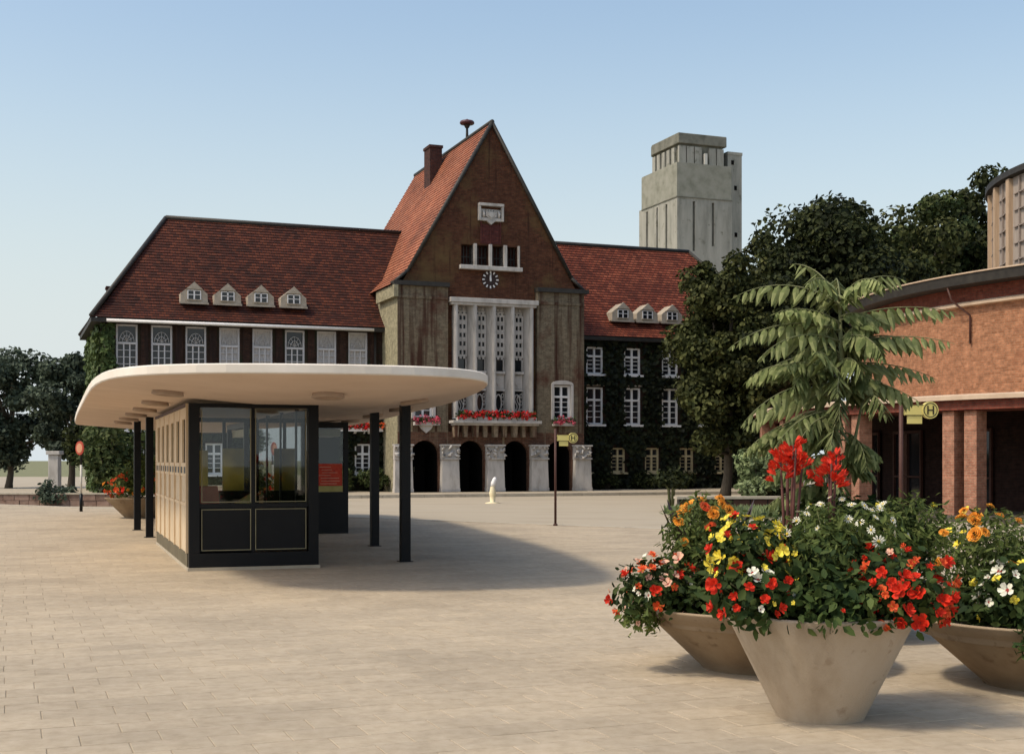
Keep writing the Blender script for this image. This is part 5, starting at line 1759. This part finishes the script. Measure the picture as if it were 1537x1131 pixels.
clump('shrub', 'dark leafy mound under the flowers of the right bowl', 'plant', at(R0, RH, 0, 0), (0, 0, .10), (.84, .80, .24), 'bed_leaf', 2600, .085, [], 'flowering plants in the right bowl')
clump('trailing_plant', 'dark trailing sprig hanging over the front rim of the right bowl', 'plant', at(R0, RH, -.36, -.74), (-.02, -.12, -.02), (.12, .09, .16), 'bed_leaf', 160, .06, [], 'flowering plants in the right bowl', zmin=-.3)

# --- rear bowl: sumac and green filling
clump('shrub', 'green leafy filling around the foot of the sumac in the rear bowl', 'plant', at(B0, BH, 0, 0), (0, 0, .34), (.84, .78, .48), 'bed_leaf', 3000, .09, [('yellow', 10, .03, .04)], 'plants in the rear bowl', upd=.8)
clump('fern_plant', 'light feathery green bush between the red canna and the right marigolds', 'plant', at(B0, BH, .50, -.25), (.05, 0, .48), (.42, .36, .36), 'fern_leaf', 2200, .07, [('yellow', 4, .03, .04)], 'plants in the rear bowl', aspect=.3)

SU = thing('sumac_tree', 'young sumac tree with long arching feathery fronds above the red cannas', 'tree', (B0[0] - .02, B0[1] + .05, BH - .04))
rr = random.Random(21)
trunk = [(0, 0, -.02), (.02, .0, .8), (-.02, .01, 1.5), (.03, 0, 2.1), (.02, .02, 2.62)]
m = MB(); m.tube(trunk, [.034, .03, .026, .022, .014], 9); m.build('trunk', 'greenbark', SU)
m = MB()
m.tube([(.0, 0, 1.0), (.14, -.05, 1.35), (.22, -.05, 1.75)], [.02, .016, .01], 7); m.tube([(0, 0, 1.3), (-.12, .08, 1.6), (-.16, .1, 1.95)], [.02, .016, .01], 7)
m.build('branch', 'greenbark', SU)
lf = MB()
prf = [(0, .006), (.16, .13), (.42, .155), (.75, .10), (1, .004)]
for (t0, w0), (t1, w1) in zip(prf[:-1], prf[1:]):
    dz = lambda t: -.16 * t * t
    lf.add([(t0, -w0, dz(t0) - w0 * .25), (t0, 0, dz(t0)), (t1, 0, dz(t1)), (t1, -w1, dz(t1) - w1 * .25)], [(0, 1, 2, 3)], 0, True)
    lf.add([(t0, 0, dz(t0)), (t0, w0, dz(t0) - w0 * .25), (t1, w1, dz(t1) - w1 * .25), (t1, 0, dz(t1))], [(0, 1, 2, 3)], 0, True)
LEAF = lf.build('leaflet', 'sumac_leaf', link=False).data
def frond(org, az, L, el, droop, pairs=10, single=True, roll=0., drop=.75):
    """arching rachis with hanging leaflets on both sides"""
    org = Vector(org); d = Vector((math.cos(R(az)), math.sin(R(az)), 0))
    pts = []
    n = 14
    p = org.copy(); e = R(el)
    for k in range(n + 1):
        pts.append(p.copy())
        p = p + (d * math.cos(e) + Vector((0, 0, math.sin(e)))) * (L / n)
        e -= R(droop) / n
    m = MB(); m.tube(pts, [.009 - .006 * k / n for k in range(n + 1)], 5)
    data = []
    sd = d.cross(Vector((0, 0, 1))).normalized()
    for q in range(pairs):
        t = .14 + .86 * q / (pairs - 1)
        i = min(n - 1, int(t * n)); f = t * n - i
        pp = pts[i].lerp(pts[i + 1], f)
        tg_ = (pts[i + 1] - pts[i]).normalized()
        ll = .235 * (math.sin(math.pi * (.18 + .74 * t)) ** .7) * rr.uniform(.78, 1.12)
        for sgn in (-1, 1):
            if rr.random() < .04: continue
            dirv = (sd * sgn * .7 + tg_ * .40 + Vector((0, 0, -drop * rr.uniform(.7, 1.35))) + Vector((rr.uniform(-.28, .28), rr.uniform(-.28, .28), rr.uniform(-.2, .2)))).normalized()
            nrm = (Vector((0, 0, 1)) + sd * sgn * .8 + Vector((rr.uniform(-.5, .5), rr.uniform(-.5, .5), 0))).normalized()
            y = nrm.cross(dirv).normalized(); zz = dirv.cross(y)
            mat = Matrix((dirv, y, zz)).transposed()
            data.append((pp, mat, ll))
        if q == pairs - 1:
            y = Vector((0, 0, 1)).cross(tg_).normalized(); data.append((pp, Matrix((tg_, y, tg_.cross(y))).transposed(), ll))
    if single:
        fr = m.build('frond', 'greenbark', SU)
        for pp, mat, ll in data:
            inst('leaflet', LEAF, fr, pp, mat.to_euler(), ll)
    else:
        for pp, mat, ll in data:
            vs = [pp + mat @ (v.co * ll) for v in LEAF.vertices]
            m.add(vs, [tuple(f.vertices) for f in LEAF.polygons], 1, True)
        m.build('frond', ['greenbark', 'sumac_leaf'], SU)
    return pts
T = lambda z: (.02, 0, z)
main = [(T(2.58), 172, .98, 38, 66, 12), (T(2.35), 186, 1.05, 18, 55, 12), (T(2.25), 205, .92, 18, 60, 12), (T(2.55), 20, .80, 62, 80, 10), (T(2.45), 355, 1.0, 20, 34, 12), (T(2.22), 338, .95, 14, 30, 12),
        (T(2.05), 15, .95, 6, 26, 12), (T(1.95), 340, .72, -8, 26, 10), (T(1.85), 196, 1.05, 8, 58, 12), (T(1.75), 165, .9, 6, 50, 12), (T(2.55), 118, .85, 66, 60, 9), (T(1.6), 214, .9, 6, 56, 10)]
for a in main:
    frond(a[0], a[1], a[2], a[3], a[4], a[5])
extra = [(T(2.6), 80, .85, 50, 60), (T(2.62), 225, .6, 55, 90), (T(2.6), 300, .6, 60, 100), (T(2.1), 150, .9, 15, 60), (T(1.9), 60, .9, 10, 45), (T(1.85), 100, .8, 20, 60), (T(1.7), 255, .6, 20, 90), (T(1.55), 170, .95, 8, 60), (T(1.35), 345, .5, 0, 50), (T(1.4), 285, .6, 10, 90), (T(1.2), 200, .7, 10, 60),
         ((-.16, .1, 1.95), 160, .7, 35, 80), ((-.16, .1, 1.9), 230, .55, 30, 90), ((.22, -.05, 1.75), 40, .5, 45, 80), ((.22, -.05, 1.7), 280, .5, 30, 100), (T(1.15), 20, .6, 10, 60)]
for k in range(12):
    extra.append((T(rr.uniform(.85, 1.7)), rr.uniform(100, 260), rr.uniform(.55, .9), rr.uniform(0, 30), rr.uniform(40, 80)))
for k in range(8):
    extra.append((T(rr.uniform(1.9, 2.62)), rr.uniform(0, 360), rr.uniform(.3, .5), rr.uniform(20, 60), rr.uniform(60, 100)))
for k in range(16):
    extra.append((T(rr.uniform(1.0, 2.6)), rr.uniform(60, 300) if k % 3 else rr.uniform(-60, 60), rr.uniform(.45, .8), rr.uniform(5, 45), rr.uniform(50, 95)))
extra = [(o_, a_, L_ if not (-75 < ((a_ + 180) % 360 - 180) < 25) or o_[2] > 2.1 else min(L_, .38), e_, d_) for o_, a_, L_, e_, d_ in extra]
for a in extra:
    frond(*a, pairs=13, single=False)
# --- distant bowl left of the kiosk
clump('marigold', 'orange and yellow flowers with pale green tops in the distant bowl left of the kiosk', 'flowering plant', (X0[0], X0[1], .5), (0, 0, .35), (.95, .85, .42), 'fern_leaf', 1500, .11, [('orange', 34, .06, .09), ('red', 19, .06, .08), ('marigold', 12, .06, .08)], 'flowering plants in the distant bowl', aspect=.4, upd=.0)
clump('fern_plant', 'pale yellow green grass tuft standing in the distant bowl left of the kiosk', 'plant', (X0[0], X0[1], .5), (.1, 0, .7), (.6, .55, .5), 'fern_leaf', 900, .14, [], 'flowering plants in the distant bowl', aspect=.3)
